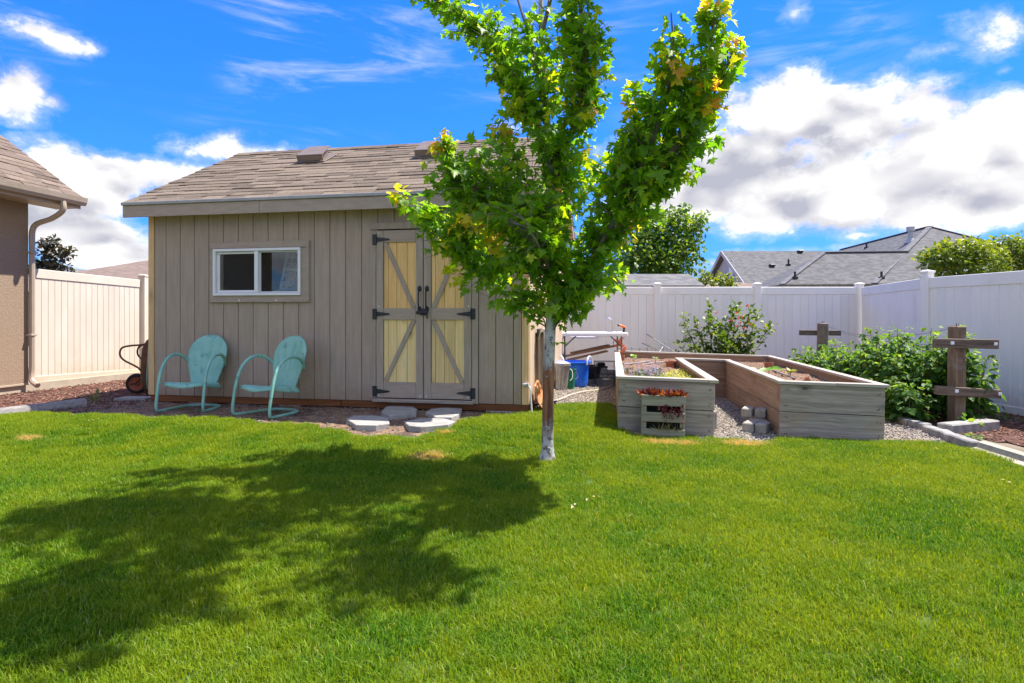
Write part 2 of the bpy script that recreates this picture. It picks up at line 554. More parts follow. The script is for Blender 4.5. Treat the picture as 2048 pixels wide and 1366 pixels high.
m_shingle2 = mat('house brown shingle', (.20, .15, .115), (.13, .098, .074), 60, rough=.95, bmp=.5, bscale=150, rand=.6, spec=.15, bdist=.003)
m_drip = mat('grey drip edge', (.36, .36, .36), (.30, .30, .30), 6, rough=.45, spec=.5)
m_vent = mat('brown roof vent plastic', (.21, .165, .13), (.18, .14, .11), 6, rough=.5)
m_conc = mat('grey concrete', (.34, .325, .30), (.24, .23, .21), 14, rough=.95, bmp=.5, bscale=50, rand=.18, stain=((.42, .40, .36), 4, .55, .5))
m_stone = mat('pale stepping stone', (.36, .345, .32), (.27, .255, .24), 10, rough=.9, bmp=.45, bscale=40, rand=.14, stain=((.26, .22, .18), 5, .58, .5))
m_teal = mat('weathered teal enamel', (.20, .46, .385), (.26, .52, .44), 6, rough=.38, bmp=.12, bscale=26, spec=.5, stain=((.085, .25, .21), 9, .56, .7))
m_rust = mat('rusty steel', (.10, .045, .022), (.16, .07, .03), 14, rough=.8, bmp=.3, bscale=60)
m_rubber = mat('black rubber', (.018, .017, .017), (.028, .026, .026), 20, rough=.85)
m_redrim = mat('faded red rim', (.36, .095, .04), (.27, .07, .03), 12, rough=.6)
m_greywood = wood('weathered grey planks', (.43, .37, .31), (.265, .225, .185), axis=0, knots=.9, knotcol=(.08, .07, .06), rand=.14, grain=.9, bmp=.9, stain=((.36, .25, .16), 1.7, .56, .55), knotscale=3.6)
m_warmwood = wood('weathered brown planks', (.37, .255, .165), (.25, .165, .105), axis=1, knots=.85, knotcol=(.10, .05, .03), rand=.2, grain=.7, bmp=.6, knotscale=2.2)
m_warmwoodx = wood('weathered brown cross planks', (.36, .245, .165), (.24, .155, .105), axis=0, knots=.85, knotcol=(.10, .05, .03), rand=.2, grain=.7, bmp=.6, knotscale=2.2)
m_cap = wood('sun bleached cap boards', (.50, .44, .37), (.38, .32, .26), axis=1, knots=.6, knotcol=(.16, .11, .08), rand=.12, grain=.7, bmp=.6, stain=((.55, .38, .20), 5, .58, .55))
m_capx = wood('sun bleached end caps', (.50, .45, .39), (.39, .34, .28), axis=0, knots=.6, knotcol=(.16, .11, .08), rand=.12, grain=.7, bmp=.6)
m_palletwood = wood('grey green pallet slats', (.33, .315, .24), (.22, .205, .15), axis=0, knots=.7, knotcol=(.08, .07, .05), rand=.2, grain=.7, bmp=.5)
m_postwood = wood('old brown post', (.25, .17, .11), (.15, .10, .065), axis=2, knots=.6, rand=.12, grain=.8, bmp=.9, stain=((.30, .27, .22), 2, .52, .6))
m_armwood = wood('split dark crossarm', (.20, .15, .11), (.095, .07, .05), axis=0, knots=.4, rand=.15, grain=.8, bmp=1.0, stain=((.30, .26, .22), 3, .55, .5))
m_blue = mat('blue plastic tub', (.012, .16, .80), (.010, .14, .72), 5, rough=.38, spec=.5)
m_galv = mat('galvanized steel', (.50, .49, .46), (.38, .375, .36), 14, rough=.42, metal=.75, bmp=.1, stain=((.62, .56, .44), 4, .5, .5))
m_chrome = mat('chrome', (.75, .75, .75), (.7, .7, .7), 5, rough=.12, metal=1)
m_greyleg = mat('grey metal legs', (.16, .165, .17), (.13, .13, .135), 8, rough=.45, spec=.5)
m_orange = mat('orange plastic', (.75, .16, .02), (.62, .12, .015), 8, rough=.45)
m_green = mat('green plastic', (.012, .20, .09), (.01, .16, .075), 6, rough=.5)
m_hose = mat('beige hose', (.50, .42, .32), (.42, .34, .26), 12, rough=.6)
m_greyhose = mat('grey drip line', (.30, .29, .28), (.22, .21, .20), 10, rough=.7)
m_terra = mat('terracotta', (.42, .16, .085), (.33, .12, .06), 9, rough=.85)
m_soil = mat('bed soil', (.28, .17, .105), (.16, .09, .055), 26, rough=1, bmp=1.0, bscale=60, world=True, bdist=.02, stain=((.30, .21, .15), 9, .55, .6))
m_darksoil = mat('dark potting soil', (.045, .032, .026), (.02, .015, .012), 40, rough=1, bmp=1, bscale=60)
m_dirt = mat('bare dirt', (.27, .175, .115), (.17, .105, .068), 7, rough=1, bmp=.9, bscale=40, world=True, bdist=.02, stain=((.075, .05, .04), 3.5, .52, .8))
m_gravelbed = mat('gravel bed', (.36, .31, .25), (.20, .165, .13), 60, rough=1, bmp=1.0, bscale=90, world=True, bdist=.01)
m_mulchbed = mat('mulch bed', (.14, .065, .045), (.07, .034, .026), 40, rough=1, bmp=1.0, bscale=70, world=True, bdist=.01)
m_ground = mat('dry earth', (.22, .175, .125), (.16, .13, .09), 3, rough=1, bmp=.5, bscale=12, world=True)
m_stucco = mat('tan stucco', (.36, .26, .175), (.31, .222, .15), 40, rough=.95, bmp=1.0, bscale=55, world=True, bdist=.008)
m_gutter = mat('beige gutter', (.46, .36, .27), (.42, .33, .245), 5, rough=.45, spec=.45)
m_foundation = mat('poured footing', (.50, .42, .32), (.42, .35, .26), 6, rough=.95, bmp=.3, bscale=40, world=True)
m_bark = mat('pale grey maple bark', (.36, .355, .33), (.24, .235, .215), 5, (3, 3, 1), rough=.9, bmp=.8, bscale=22, stain=((.10, .085, .075), 6, .60, .8), bdist=.006)
m_limb = mat('grey brown limb bark', (.20, .18, .15), (.13, .115, .095), 8, rough=.9, bmp=.5, bscale=30)
m_greyroof = mat('grey shingles', (.105, .105, .112), (.07, .07, .076), 18, rough=.95, rand=.1, spec=.15)
m_greywall = mat('pale grey wall', (.45, .44, .43), (.40, .39, .38), 4, rough=.9)
m_tanroof = mat('far brown shingles', (.24, .18, .15), (.19, .14, .115), 14, rough=.95, spec=.15)
m_metalgrey = mat('grey pipe', (.42, .42, .43), (.36, .36, .37), 5, rough=.45, spec=.5)
m_plasticgrey = mat('grey plastic', (.42, .43, .44), (.38, .39, .4), 5, rough=.5)
m_wire = mat('steel wire', (.22, .21, .20), (.16, .15, .14), 10, rough=.5, metal=.5)
m_interior = mat('bare shed interior', (.16, .115, .075), (.11, .08, .05), 4, rough=.9)

def glassmat():
    m, T, b = base_mat('window glass')
    tr = T.new('ShaderNodeBsdfTransparent'); tr.inputs[0].default_value = (.72, .76, .78, 1)
    gl = T.new('ShaderNodeBsdfGlossy'); gl.inputs['Roughness'].default_value = .02
    gl.inputs[0].default_value = (.9, .95, 1, 1)
    fr = T.new('ShaderNodeFresnel'); fr.inputs[0].default_value = 1.5
    ms = T.new('ShaderNodeMixShader')
    T.l.new(T.math('ADD', T.math('MULTIPLY', fr.outputs[0], .9), .02), ms.inputs[0])
    T.l.new(tr.outputs[0], ms.inputs[1]); T.l.new(gl.outputs[0], ms.inputs[2])
    T.l.new(ms.outputs[0], T.n['Material Output'].inputs[0])
    return m
m_glass = glassmat()
m_screen = mat('dark insect screen', (.018, .018, .024), (.022, .022, .028), 40, rough=.6)

def roofcourses(name, c1, c2):
    """far shingled roof: courses and tabs too small to pick apart"""
    m, T, b = base_mat(name)
    v = coords(T, True)
    sp = T.new('ShaderNodeSeparateXYZ'); T.l.new(v, sp.inputs[0])
    row = T.math('FRACT', T.math('MULTIPLY', sp.outputs[2], 11.0))
    n = T.noise(T.scalevec(v, (3.5, 3.5, 11)), 1.0, 3, .6)
    col = T.mix(T.step(n, .38, .62), c1, c2)
    T.l.new(col, b.inputs['Base Color'])
    b.inputs['Roughness'].default_value = .95
    b.inputs['Specular IOR Level'].default_value = .15
    bump(T, b, row, .9, .03)
    return m
m_farroof = roofcourses('far grey shingle courses', (.19, .184, .18), (.132, .128, .126))
m_farroofb = roofcourses('far brown shingle courses', (.24, .18, .15), (.19, .14, .115))
# ================================================================== ground and its coverings
def inside(poly, x, y):
    c = False
    n = len(poly)
    j = n - 1
    for i in range(n):
        xi, yi = poly[i]; xj, yj = poly[j]
        if (yi > y) != (yj > y) and x < (xj - xi) * (y - yi) / (yj - yi) + xi: c = not c
        j = i
    return c
def sheet(name, poly, mat, lift, step=.12, rough=0):
    """a sheet that follows the ground inside a polygon"""
    xs = [p[0] for p in poly]; ys = [p[1] for p in poly]
    nx = int((max(xs) - min(xs)) / step) + 1; ny = int((max(ys) - min(ys)) / step) + 1
    x0, y0 = min(xs), min(ys)
    mb = MB(); idx = {}
    def vid(i, j):
        if (i, j) not in idx:
            x, y = x0 + i * step, y0 + j * step
            idx[(i, j)] = len(mb.v)
            mb.v.append((x, y, g(x, y) + lift + (rough * (nr.rand() - .5) if rough else 0)))
        return idx[(i, j)]
    for i in range(nx):
        for j in range(ny):
            if inside(poly, x0 + (i + .5) * step, y0 + (j + .5) * step):
                mb.f.append((vid(i, j), vid(i + 1, j), vid(i + 1, j + 1), vid(i, j + 1)))
    o = mb.build(name, mat, smooth=True)
    return tag(o, kind='structure')
def build_ground():
    ax = [-600, -200, -80, -40, -20] + [-12 + .4 * i for i in range(61)] + [20, 40, 80, 200, 600]
    ay = [-600, -200, -60, -20, -8] + [-4 + .4 * i for i in range(51)] + [24, 40, 80, 200, 600]
    V = [(x, y, g(x, y) - .012) for x in ax for y in ay]
    n = len(ay)
    F = [(i * n + j, (i + 1) * n + j, (i + 1) * n + j + 1, i * n + j + 1) for i in range(len(ax) - 1) for j in range(n - 1)]
    mb = MB(); mb.v = V; mb.f = F
    tag(mb.build('ground', m_ground, smooth=True), kind='structure')
build_ground()
def px2w(pts): return [tuple(G(*p)[:2]) for p in pts]
LAWN = [(-7.5, -3.5)] + [(-8.3, 6.9)] + px2w([(0, 831), (110, 830), (170, 832), (250, 834), (330, 838), (440, 840), (560, 851), (640, 857), (690, 868), (760, 876), (830, 874), (885, 866),
        (920, 850), (945, 838), (1000, 832), (1060, 826), (1112, 814), (1135, 808), (1215, 808), (1233, 862), (1240, 872), (1320, 877), (1430, 879), (1480, 885), (1545, 885),
        (1560, 880), (1770, 885), (1850, 886), (1890, 888), (1960, 908), (2060, 945), (2200, 1000)]) + [(7.2, 3.6), (7.2, -3.5)]
DIRT = px2w([(150, 800), (300, 797), (300, 792), (1060, 820), (1060, 835), (1000, 840), (945, 848), (900, 880), (830, 888), (690, 882), (560, 862), (440, 852), (250, 846), (120, 842)])
GRAVEL = [(.25, 6.7)] + px2w([(1060, 836), (1240, 836), (1240, 872), (1430, 890), (1560, 890), (1780, 896), (1900, 893)]) + [(4.6, 6.6), (4.75, 7.6), (5.6, 12.3), (.3, 12.3), (.9, 11)]
MULCHL = [(-8.2, 6.5)] + px2w([(60, 836), (180, 822), (310, 803)]) + [(-4.75, 7.9), (-4.2, 11.9), (-7.3, 11.9)]
MULCHR = [(4.65, 6.75), (5.2, 5.2), (6.2, 3.6), (7.4, 3.4), (6.55, 7.6), (6.4, 9.2), (7.1, 12.2), (5.3, 12.2), (4.8, 7.6)]
m_lawnsoil = mat('turf soil', (.05, .105, .012), (.085, .115, .02), 20, rough=1, world=True, bmp=.6, bscale=60)
sheet('lawn', LAWN, m_lawnsoil, .004, .15)
sheet('dirt_strip', DIRT, m_dirt, -.002, .07, rough=.012)
sheet('gravel_path', GRAVEL, m_gravelbed, -.004, .12, rough=.012)
sheet('mulch_bed', MULCHL, m_mulchbed, -.004, .1, rough=.012)
sheet('mulch_bed', MULCHR, m_mulchbed, .0, .1, rough=.014)

# ------------------------------------------------------------------ scatter: instances on points, for uncountable ground cover only
def scatter_group():
    ng = bpy.data.node_groups.new('scatter', 'GeometryNodeTree')
    ng.interface.new_socket('Geometry', in_out='INPUT', socket_type='NodeSocketGeometry')
    ng.interface.new_socket('Pieces', in_out='INPUT', socket_type='NodeSocketCollection')
    ng.interface.new_socket('Geometry', in_out='OUTPUT', socket_type='NodeSocketGeometry')
    n, l = ng.nodes, ng.links
    gi = n.new('NodeGroupInput'); go = n.new('NodeGroupOutput')
    ci = n.new('GeometryNodeCollectionInfo'); ci.inputs['Separate Children'].default_value = True; ci.inputs['Reset Children'].default_value = True
    ip = n.new('GeometryNodeInstanceOnPoints'); ip.inputs['Pick Instance'].default_value = True
    def attr(nm, t):
        a = n.new('GeometryNodeInputNamedAttribute'); a.data_type = t; a.inputs['Name'].default_value = nm
        return a.outputs['Attribute']
    er = n.new('FunctionNodeEulerToRotation')
    l.new(attr('rot', 'FLOAT_VECTOR'), er.inputs[0])
    l.new(gi.outputs[0], ip.inputs['Points']); l.new(gi.outputs[1], ci.inputs[0]); l.new(ci.outputs[0], ip.inputs['Instance'])
    l.new(attr('pick', 'INT'), ip.inputs['Instance Index'])
    l.new(er.outputs[0], ip.inputs['Rotation']); l.new(attr('size', 'FLOAT'), ip.inputs['Scale'])
    l.new(ip.outputs[0], go.inputs[0])
    return ng
SCAT = scatter_group()
SOCK = [s.identifier for s in SCAT.interface.items_tree if s.name == 'Pieces'][0]
def scatter(name, meshes, pts, rots, sizes):
    c = bpy.data.collections.new(name + ' pieces')
    for i, m in enumerate(meshes):
        o = bpy.data.objects.new('piece', m); c.objects.link(o)
    m = bpy.data.meshes.new(name)
    m.from_pydata([tuple(p) for p in pts], [], [])
    m.attributes.new('rot', 'FLOAT_VECTOR', 'POINT').data.foreach_set('vector', np.asarray(rots, np.float32).ravel())
    m.attributes.new('size', 'FLOAT', 'POINT').data.foreach_set('value', np.asarray(sizes, np.float32))
    m.attributes.new('pick', 'INT', 'POINT').data.foreach_set('value', nr.randint(0, len(meshes), len(pts)).astype(np.int32))
    o = bpy.data.objects.new(name, m); link(o)
    md = o.modifiers.new('scatter', 'NODES'); md.node_group = SCAT; md[SOCK] = c
    return tag(o, kind='stuff')
def points_in(poly, n, keep=None):
    xs = [p[0] for p in poly]; ys = [p[1] for p in poly]
    out = []
    while len(out) < n:
        x = rng.uniform(min(xs), max(xs)); y = rng.uniform(min(ys), max(ys))
        if inside(poly, x, y) and (keep is None or keep(x, y)): out.append((x, y))
    return out

# grass -------------------------------------------------------------
STRAW = [(*G(858, 917)[:2], .20, .18), (*G(1345, 888)[:2], .40, .15), (*G(1490, 890)[:2], .34, .17), (*G(1830, 884)[:2], .3, .07), (*G(60, 880)[:2], .16, .12), (*G(890, 868)[:2], .12, .08)]
def grassmat():
    m, T, b = base_mat('turf grass')
    p = T.new('ShaderNodeNewGeometry').outputs['Position']
    at = T.new('ShaderNodeAttribute'); at.attribute_name = 'tint'
    big = T.noise(p, 1.0, 5, .65)
    mid = T.noise(p, 3.2, 3, .6)
    f = T.math('ADD', T.math('MULTIPLY', big, .7), T.math('MULTIPLY', mid, .3))
    col = T.mix(T.step(f, .38, .60), (.044, .158, .005), (.18, .262, .008))
    col = T.mix(T.math('MULTIPLY', T.math('POWER', at.outputs['Fac'], 2.2), .85), col, (.29, .45, .02))
    dead = T.step(at.outputs['Fac'], .965, .97, False)
    col = T.mix(T.math('MULTIPLY', dead, .8), col, (.46, .43, .18))
    sx = T.new('ShaderNodeSeparateXYZ'); T.l.new(p, sx.inputs[0])
    tot = None
    for x, y, rx, ry in STRAW:
        u = T.math('DIVIDE', T.math('SUBTRACT', sx.outputs[0], x), rx)
        v = T.math('DIVIDE', T.math('SUBTRACT', sx.outputs[1], y), ry)
        q = T.math('ADD', T.math('MULTIPLY', u, u), T.math('MULTIPLY', v, v))
        k = T.math('MULTIPLY', T.step(T.math('ADD', q, T.math('MULTIPLY', T.math('ADD', mid, T.noise(p, 14, 3)), 1.3)), 2.3, 1.2), T.step(at.outputs['Fac'], .12, .2))
        tot = k if tot is None else T.math('MAXIMUM', tot, k)
    col = T.mix(tot, col, (.60, .47, .20))
    T.l.new(col, b.inputs['Base Color'])
    b.inputs['Roughness'].default_value = .5
    b.inputs['Specular IOR Level'].default_value = .16
    tr = T.new('ShaderNodeBsdfTranslucent')
    T.l.new(T.mix(1, col, (2.0, 1.5, .5), 'MULTIPLY'), tr.inputs[0])
    ms = T.new('ShaderNodeMixShader'); ms.inputs[0].default_value = .4
    T.l.new(b.outputs[0], ms.inputs[1]); T.l.new(tr.outputs[0], ms.inputs[2])
    T.l.new(ms.outputs[0], T.n['Material Output'].inputs[0])
    return m
m_grass = grassmat()
def grasspatch(seed, n=580, s=.2):
    r = np.random.RandomState(seed)
    V, F, A = [], [], []
    for i in range(n):
        x, y = r.uniform(-s / 2, s / 2, 2)
        a = r.uniform(0, 2 * math.pi)
        h = r.uniform(.018, .046) * (1.25 if r.rand() < .08 else 1)
        w = r.uniform(.0010, .0019)
        bend = r.uniform(.1, .9) * h
        dx, dy = math.cos(a), math.sin(a)
        px, py = -dy * w, dx * w
        k = len(V)
        m1 = (x + dx * bend * .3, y + dy * bend * .3, h * .6)
        t = (x + dx * bend, y + dy * bend, h * (1 - .25 * bend / h))
        V += [(x - px, y - py, -.006), (x + px, y + py, -.006), (m1[0] + px * .9, m1[1] + py * .9, m1[2]), (m1[0] - px * .9, m1[1] - py * .9, m1[2]), t]
        F += [(k, k + 1, k + 2), (k, k + 2, k + 3), (k + 3, k + 2, k + 4)]
        A += [r.rand()] * 5
    return mesh_np('grass_tuft', V, F, m_grass, {'tint': A})
def build_grass():
    ms = [grasspatch(100 + i) for i in range(7)]
    pts, rots, sz = [], [], []
    y = .9
    while y < 8.2:
        x = -8.0
        while x < 7.0:
            jx, jy = x + rng.uniform(-.06, .06), y + rng.uniform(-.06, .06)
            if inside(LAWN, jx, jy):
                lim = 1.25 * y + 2.2
                if abs(jx) < lim:
                    pts.append((jx, jy, g(jx, jy))); rots.append((0, 0, rng.uniform(0, 6.28)))
                    k = .85 + .3 * math.sin(jx * 2.1 + jy) * math.sin(jy * 1.7)
                    sz.append(rng.uniform(.85, 1.2) * (.9 + .1 * k))
            x += .118
        y += .118
    scatter('grass', ms, pts, rots, sz)
build_grass()

# gravel and mulch chips -------------------------------------------
def pebble(seed, flat=.6):
    b = bmesh.new(); bmesh.ops.create_icosphere(b, subdivisions=1, radius=1)
    r = random.Random(seed)
    for v in b.verts: v.co = v.co * r.uniform(.75, 1.15); v.co.z *= flat
    m = bpy.data.meshes.new('pebble'); b.to_mesh(m); b.free()
    return m
def tinted(name, cols, rough=.95):
    """a few stones of different colour"""
    out = []
    for i, c in enumerate(cols):
        out.append(mat('%s %d' % (name, i), c, tuple(k * .75 for k in c), 60, rough=rough))
    return out
peb = []
for i, mm in enumerate(tinted('pebble stone', [(.50, .43, .34), (.36, .31, .25), (.24, .21, .18), (.58, .53, .46), (.40, .33, .24), (.20, .19, .18)])):
    m = pebble(i); m.materials.append(mm); peb.append(m)
chips = []
for i, mm in enumerate(tinted('bark chip', [(.22, .095, .06), (.15, .065, .045), (.30, .15, .10), (.10, .05, .04), (.36, .22, .16)])):
    m = MB().box((0, 0, 0), (2.2, .8, .22), .1).mesh('chip', mm); chips.append(m)
def notbed(x, y): return True
def strew(name, meshes, poly, n, lo, hi, flat=False):
    pts = points_in(poly, n)
    scatter(name, meshes, [(x, y, g(x, y) + rng.uniform(0, .012)) for x, y in pts],
            [(rng.uniform(-.4, .4), rng.uniform(-.4, .4), rng.uniform(0, 6.28)) for _ in pts], [rng.uniform(lo, hi) for _ in pts])
strew('gravel', peb, GRAVEL, 46000, .005, .013)
strew('bark_mulch', chips, MULCHL, 7000, .009, .024)
strew('bark_mulch', chips, MULCHR, 9500, .009, .022)
strew('dirt_crumbs', [chips[3], chips[1], peb[2], peb[5], peb[1]], DIRT, 3800, .004, .012)

# ================================================================== garden shed
TH = R(10.5)
SL, SD, SB = 4.905, 4.15, .20                 # length, depth, underside of the siding
ORG = (-4.629, 7.64)
shed = thing('garden_shed', 'taupe garden shed with double barn doors, sliding window and brown shingle roof', 'shed', (*ORG, 0), -TH)
def su(px):
    a = (px - 1024) / FPX
    return (FPX * 0 + a * ORG[1] - ORG[0]) / (math.cos(TH) + a * math.sin(TH))
def sz_(px, py):
    return CAM_H + (HOR - py) / FPX * (ORG[1] - su(px) * math.sin(TH))
EAVE, OVH, RAKE = 2.60, .20, .17
RIDGE = 3.81
SLOPE = (RIDGE - EAVE) / (SD / 2 + OVH)
WALLTOP = EAVE + SLOPE * OVH - .04
# window and door openings, in wall coordinates
wx0, wx1, wz0, wz1 = su(421), su(621), sz_(520, 605), sz_(520, 483)
dx0, dx1, dz1 = su(742), su(957), sz_(850, 443)
def build_shed():
    # sheathing behind the boards, with the window opening left free
    def sheath(a, b, lo, hi, nm='sheathing'):
        MB().box(((a + b) / 2, .035, (lo + hi) / 2), (b - a, .03, hi - lo), .002).build(nm, m_back, shed)
    fx0, fx1, fz0, fz1 = su(430), su(604), sz_(520, 591), sz_(520, 497)
    sheath(0.02, fx0, SB, WALLTOP); sheath(fx1, SL - .02, SB, WALLTOP); sheath(fx0, fx1, SB, fz0); sheath(fx0, fx1, fz1, WALLTOP)
    # siding boards of the front wall
    edges = [.088] + [.253 + .2032 * k for k in range(23)]
    edges = [e for e in edges if e < SL - .1] + [SL - .088]
    for a, b in zip(edges[:-1], edges[1:]):
        if b - a < .03: continue
        spans = [(SB, WALLTOP)]
        def cut(spans, lo, hi):
            out = []
            for p, q in spans:
                if hi <= p or lo >= q: out.append((p, q)); continue
                if lo - p > .02: out.append((p, lo))
                if q - hi > .02: out.append((hi, q))
            return out
        mid = (a + b) / 2
        if fx0 - .08 < a and b < fx1 + .08: spans = cut(spans, fz0 - .01, fz1 + .01)
        if dx0 < mid < dx1: spans = cut(spans, 0, dz1 - .02)
        for p, q in spans:
            board('siding_board', m_siding, shed, (mid, .009, (p + q) / 2), (b - a - .007, .018, q - p), ch=.003)
    for u in (.043, SL - .043):
        board('corner_trim', m_pine, shed, (u, .012, (SB + WALLTOP) / 2), (.082, .04, WALLTOP - SB), ch=.004)
    # right end wall, left end wall, back wall
    n = 20
    w = (SD - .04) / n
    for k in range(n):
        v = .04 + w * (k + .5)
        top = EAVE + SLOPE * (OVH + min(v, SD - v)) - .09
        board('siding_board', m_ply, shed, (SL - .006, v, (SB + top) / 2), (.018, w - .007, top - SB), ch=.003)
    board('corner_trim', m_pine, shed, (SL + .002, SD - .03, (SB + WALLTOP) / 2), (.03, .08, WALLTOP - SB - .02), ch=.004)
    poly = [(0, .04, SB), (0, SD, SB), (0, SD, WALLTOP - .05), (0, SD / 2, RIDGE - .1), (0, .04, WALLTOP - .05)]
    MB().prism(poly, (.03, 0, 0)).build('end_wall', m_ply, shed)
    MB().prism([(SL - .05, y, z) for _, y, z in poly], (.03, 0, 0)).build('end_wall', m_interior, shed)
    MB().box((SL / 2, SD - .015, (SB + WALLTOP) / 2), (SL - .1, .03, WALLTOP - SB)).build('back_wall', m_ply, shed)
    MB().box((SL / 2, SD / 2, SB - .02), (SL - .04, SD - .06, .03)).build('floor_deck', m_interior, shed)
    # rim boards and blocks beneath
    for a, b in ((.02, 2.62), (2.63, SL - .02)):
        board('rim_board', m_redwood, shed, ((a + b) / 2, .035, SB - .042), (b - a, .045, .083))
    board('rim_board', m_redwood, shed, (SL - .02, SD / 2, SB - .042), (.045, SD - .1, .083))
    for u in (.12, .72, 1.25, 1.95, 2.85, 3.42, 3.92, 4.55, 4.8):
        board('foundation_block', m_conc, shed, (u, .13 + .04 * math.sin(u * 5), .07), (.30, .2, .10), rot=(0, 0, .05 * math.sin(u * 9)), ch=.008)
    for v in (.9, 1.9, 2.9, 3.9):
        board('foundation_block', m_conc, shed, (SL - .1, v, .05), (.2, .4, .14), ch=.008)
    # roof
    sl = math.atan(SLOPE)
    ln = math.hypot(RIDGE - EAVE, SD / 2 + OVH)
    L = SL + 2 * RAKE
    deck = MB()
    prof = [(-OVH, EAVE - .02), (SD / 2, RIDGE - .02), (SD + OVH, EAVE - .02), (SD + OVH, EAVE - .06), (SD / 2, RIDGE - .06), (-OVH, EAVE - .06)]
    deck.prism([(-RAKE, y, z) for y, z in prof], (L, 0, 0))
    roof = deck.build('roof', m_pine, shed)
    q = MB()
    q.prism([(-RAKE - .01, SD / 2, RIDGE), (-RAKE - .01, SD + OVH + .03, EAVE - .015), (-RAKE - .01, SD + OVH + .03, EAVE - .035), (-RAKE - .01, SD / 2, RIDGE - .018)], (L + .02, 0, 0))
    q.build('rear_slope', m_shingle, roof)
    ex = .146
    rows = int(ln / ex) + 1
    tabs = {}
    for i in range(rows):
        s0 = i * ex - .02
        u = -RAKE - .012
        end = SL + RAKE + .012
        first = True
        while u < end - .02:
            w = rng.choice((.27, .31, .35, .39)) if not first else rng.choice((.13, .2, .27, .35))
            first = False
            if u + w > end - .05: w = end - u
            w = round(w, 2) if u + w < end - .02 else end - u
            depth = ex + .06
            if i * ex + depth > ln: depth = max(.06, ln - i * ex)
            k = (round(w, 3), round(depth, 3))
            if k not in tabs:
                tabs[k] = MB().box((0, depth / 2, 0), (w - .004, depth, .009), .002).mesh('shingle', m_shingle)
            lift = .012 + rng.choice((0, 0, .004, .006))
            o = inst('shingle', tabs[k], roof, (u + w / 2, -OVH - .02 + s0 * math.cos(sl) + math.sin(sl) * -lift + .02, EAVE + s0 * math.sin(sl) + lift * math.cos(sl)), (sl - .045, 0, 0))
            u += w
    m = MB()
    for sg in (1, -1):
        m.prism([(0, 0, .012), (0, sg * .15, .012 - .15 * SLOPE), (0, sg * .15, .002 - .15 * SLOPE), (0, 0, .002)], (.3, 0, 0))
    cap = m.mesh('ridge_cap', m_shingle)
    k = 0
    while k * .29 < L - .1:
        inst('ridge_cap', cap, roof, (-RAKE + k * .287, SD / 2, RIDGE + .018 + .003 * (k % 2)), (0, .01, 0)); k += 1
    # eave: fascia in two lengths, drip edge, rake boards
    for a, b in ((-RAKE, su(540)), (su(540) + .003, SL + RAKE)):
        board('fascia', m_trim, shed, ((a + b) / 2, -OVH - .012, EAVE - .105), (b - a, .024, .145), ch=.003)
    MB().box((SL / 2, -OVH - .02, EAVE - .012), (L + .02, .05, .038), .004).build('drip_edge', m_drip, shed)
    for u in (-RAKE + .012, SL + RAKE - .012):
        MB().prism([(u - .012, -OVH, EAVE - .03), (u - .012, SD / 2, RIDGE - .03), (u - .012, SD + OVH, EAVE - .03), (u - .012, SD + OVH, EAVE - .17), (u - .012, SD / 2, RIDGE - .17), (u - .012, -OVH, EAVE - .17)], (.022, 0, 0)).build('rake_board', m_trim, shed)
    # two roof vents
    for px, py in ((633, 314), (866, 304)):
        # find the slope point under this pixel
        best = None
        for k in range(400):
            v = -OVH + (SD / 2 + OVH) * k / 400
            z = EAVE + SLOPE * (v + OVH)
            X = None
            a = (px - 1024) / FPX
            u = (a * (ORG[1] + v * math.cos(TH)) - ORG[0] - v * math.sin(TH)) / (math.cos(TH) + a * math.sin(TH))
            Y = ORG[1] - u * math.sin(TH) + v * math.cos(TH)
            e = abs(HOR - (z + .05 - CAM_H) / Y * FPX - py)
            if best is None or e < best[0]: best = (e, u, v, z)
        e, u, v, z = best
        mb = MB()
        mb.prism([(-.2, -.19, .09), (.2, -.19, .09), (.17, .17, .13), (-.17, .17, .13)], (0, 0, .018))
        mb.prism([(-.2, -.19, .02), (.2, -.19, .02), (.2, -.175, .02), (-.2, -.175, .02)], (0, 0, .075))
        mb.box((0, 0, .055), (.28, .26, .1), .01)
        mb.box((0, 0, .008), (.46, .44, .01), .002)
        mb.build('roof_vent', m_vent, shed, loc=(u, v, z + .022), rot=(sl, 0, 0))
    # ---------------- window
    win = MB()
    # taupe casing, two steps
    def frame(mb, x0, x1, z0, z1, w, y, d):
        wl, wr, wb, wt = w
        mb.box(((x0 + x1) / 2, y, z1 - wt / 2), (x1 - x0, d, wt), .003)
        mb.box(((x0 + x1) / 2, y, z0 + wb / 2), (x1 - x0, d, wb), .003)
        mb.box((x0 + wl / 2, y, (z0 + z1) / 2), (wl, d, z1 - z0 - wb - wt - .002), .003)
        mb.box((x1 - wr / 2, y, (z0 + z1) / 2), (wr, d, z1 - z0 - wb - wt - .002), .003)
        return mb
    window = thing('window', None, None, (0, 0, 0)); window.parent = shed
    for nm, c, s, ax in (('casing', ((wx0 + wx1) / 2, -.012, wz1 - .04), (wx1 - wx0, .024, .08), 0), ('casing', ((wx0 + wx1) / 2, -.012, wz0 + .045), (wx1 - wx0, .024, .09), 0),
                     ('casing', (wx0 + .025, -.011, (wz0 + wz1) / 2), (.05, .022, wz1 - wz0 - .174), 0), ('casing', (wx1 - .055, -.011, (wz0 + wz1) / 2), (.11, .022, wz1 - wz0 - .174), 0)):
        board(nm, m_trim, window, c, s, ch=.003)
    board('casing_strip', m_trim, window, (wx1 - .02, -.03, (wz0 + wz1) / 2), (.03, .014, wz1 - wz0 - .03), ch=.003)
    board('casing_strip', m_trim, window, ((wx0 + wx1) / 2, -.03, wz0 + .012), (wx1 - wx0 - .05, .014, .016), ch=.003)
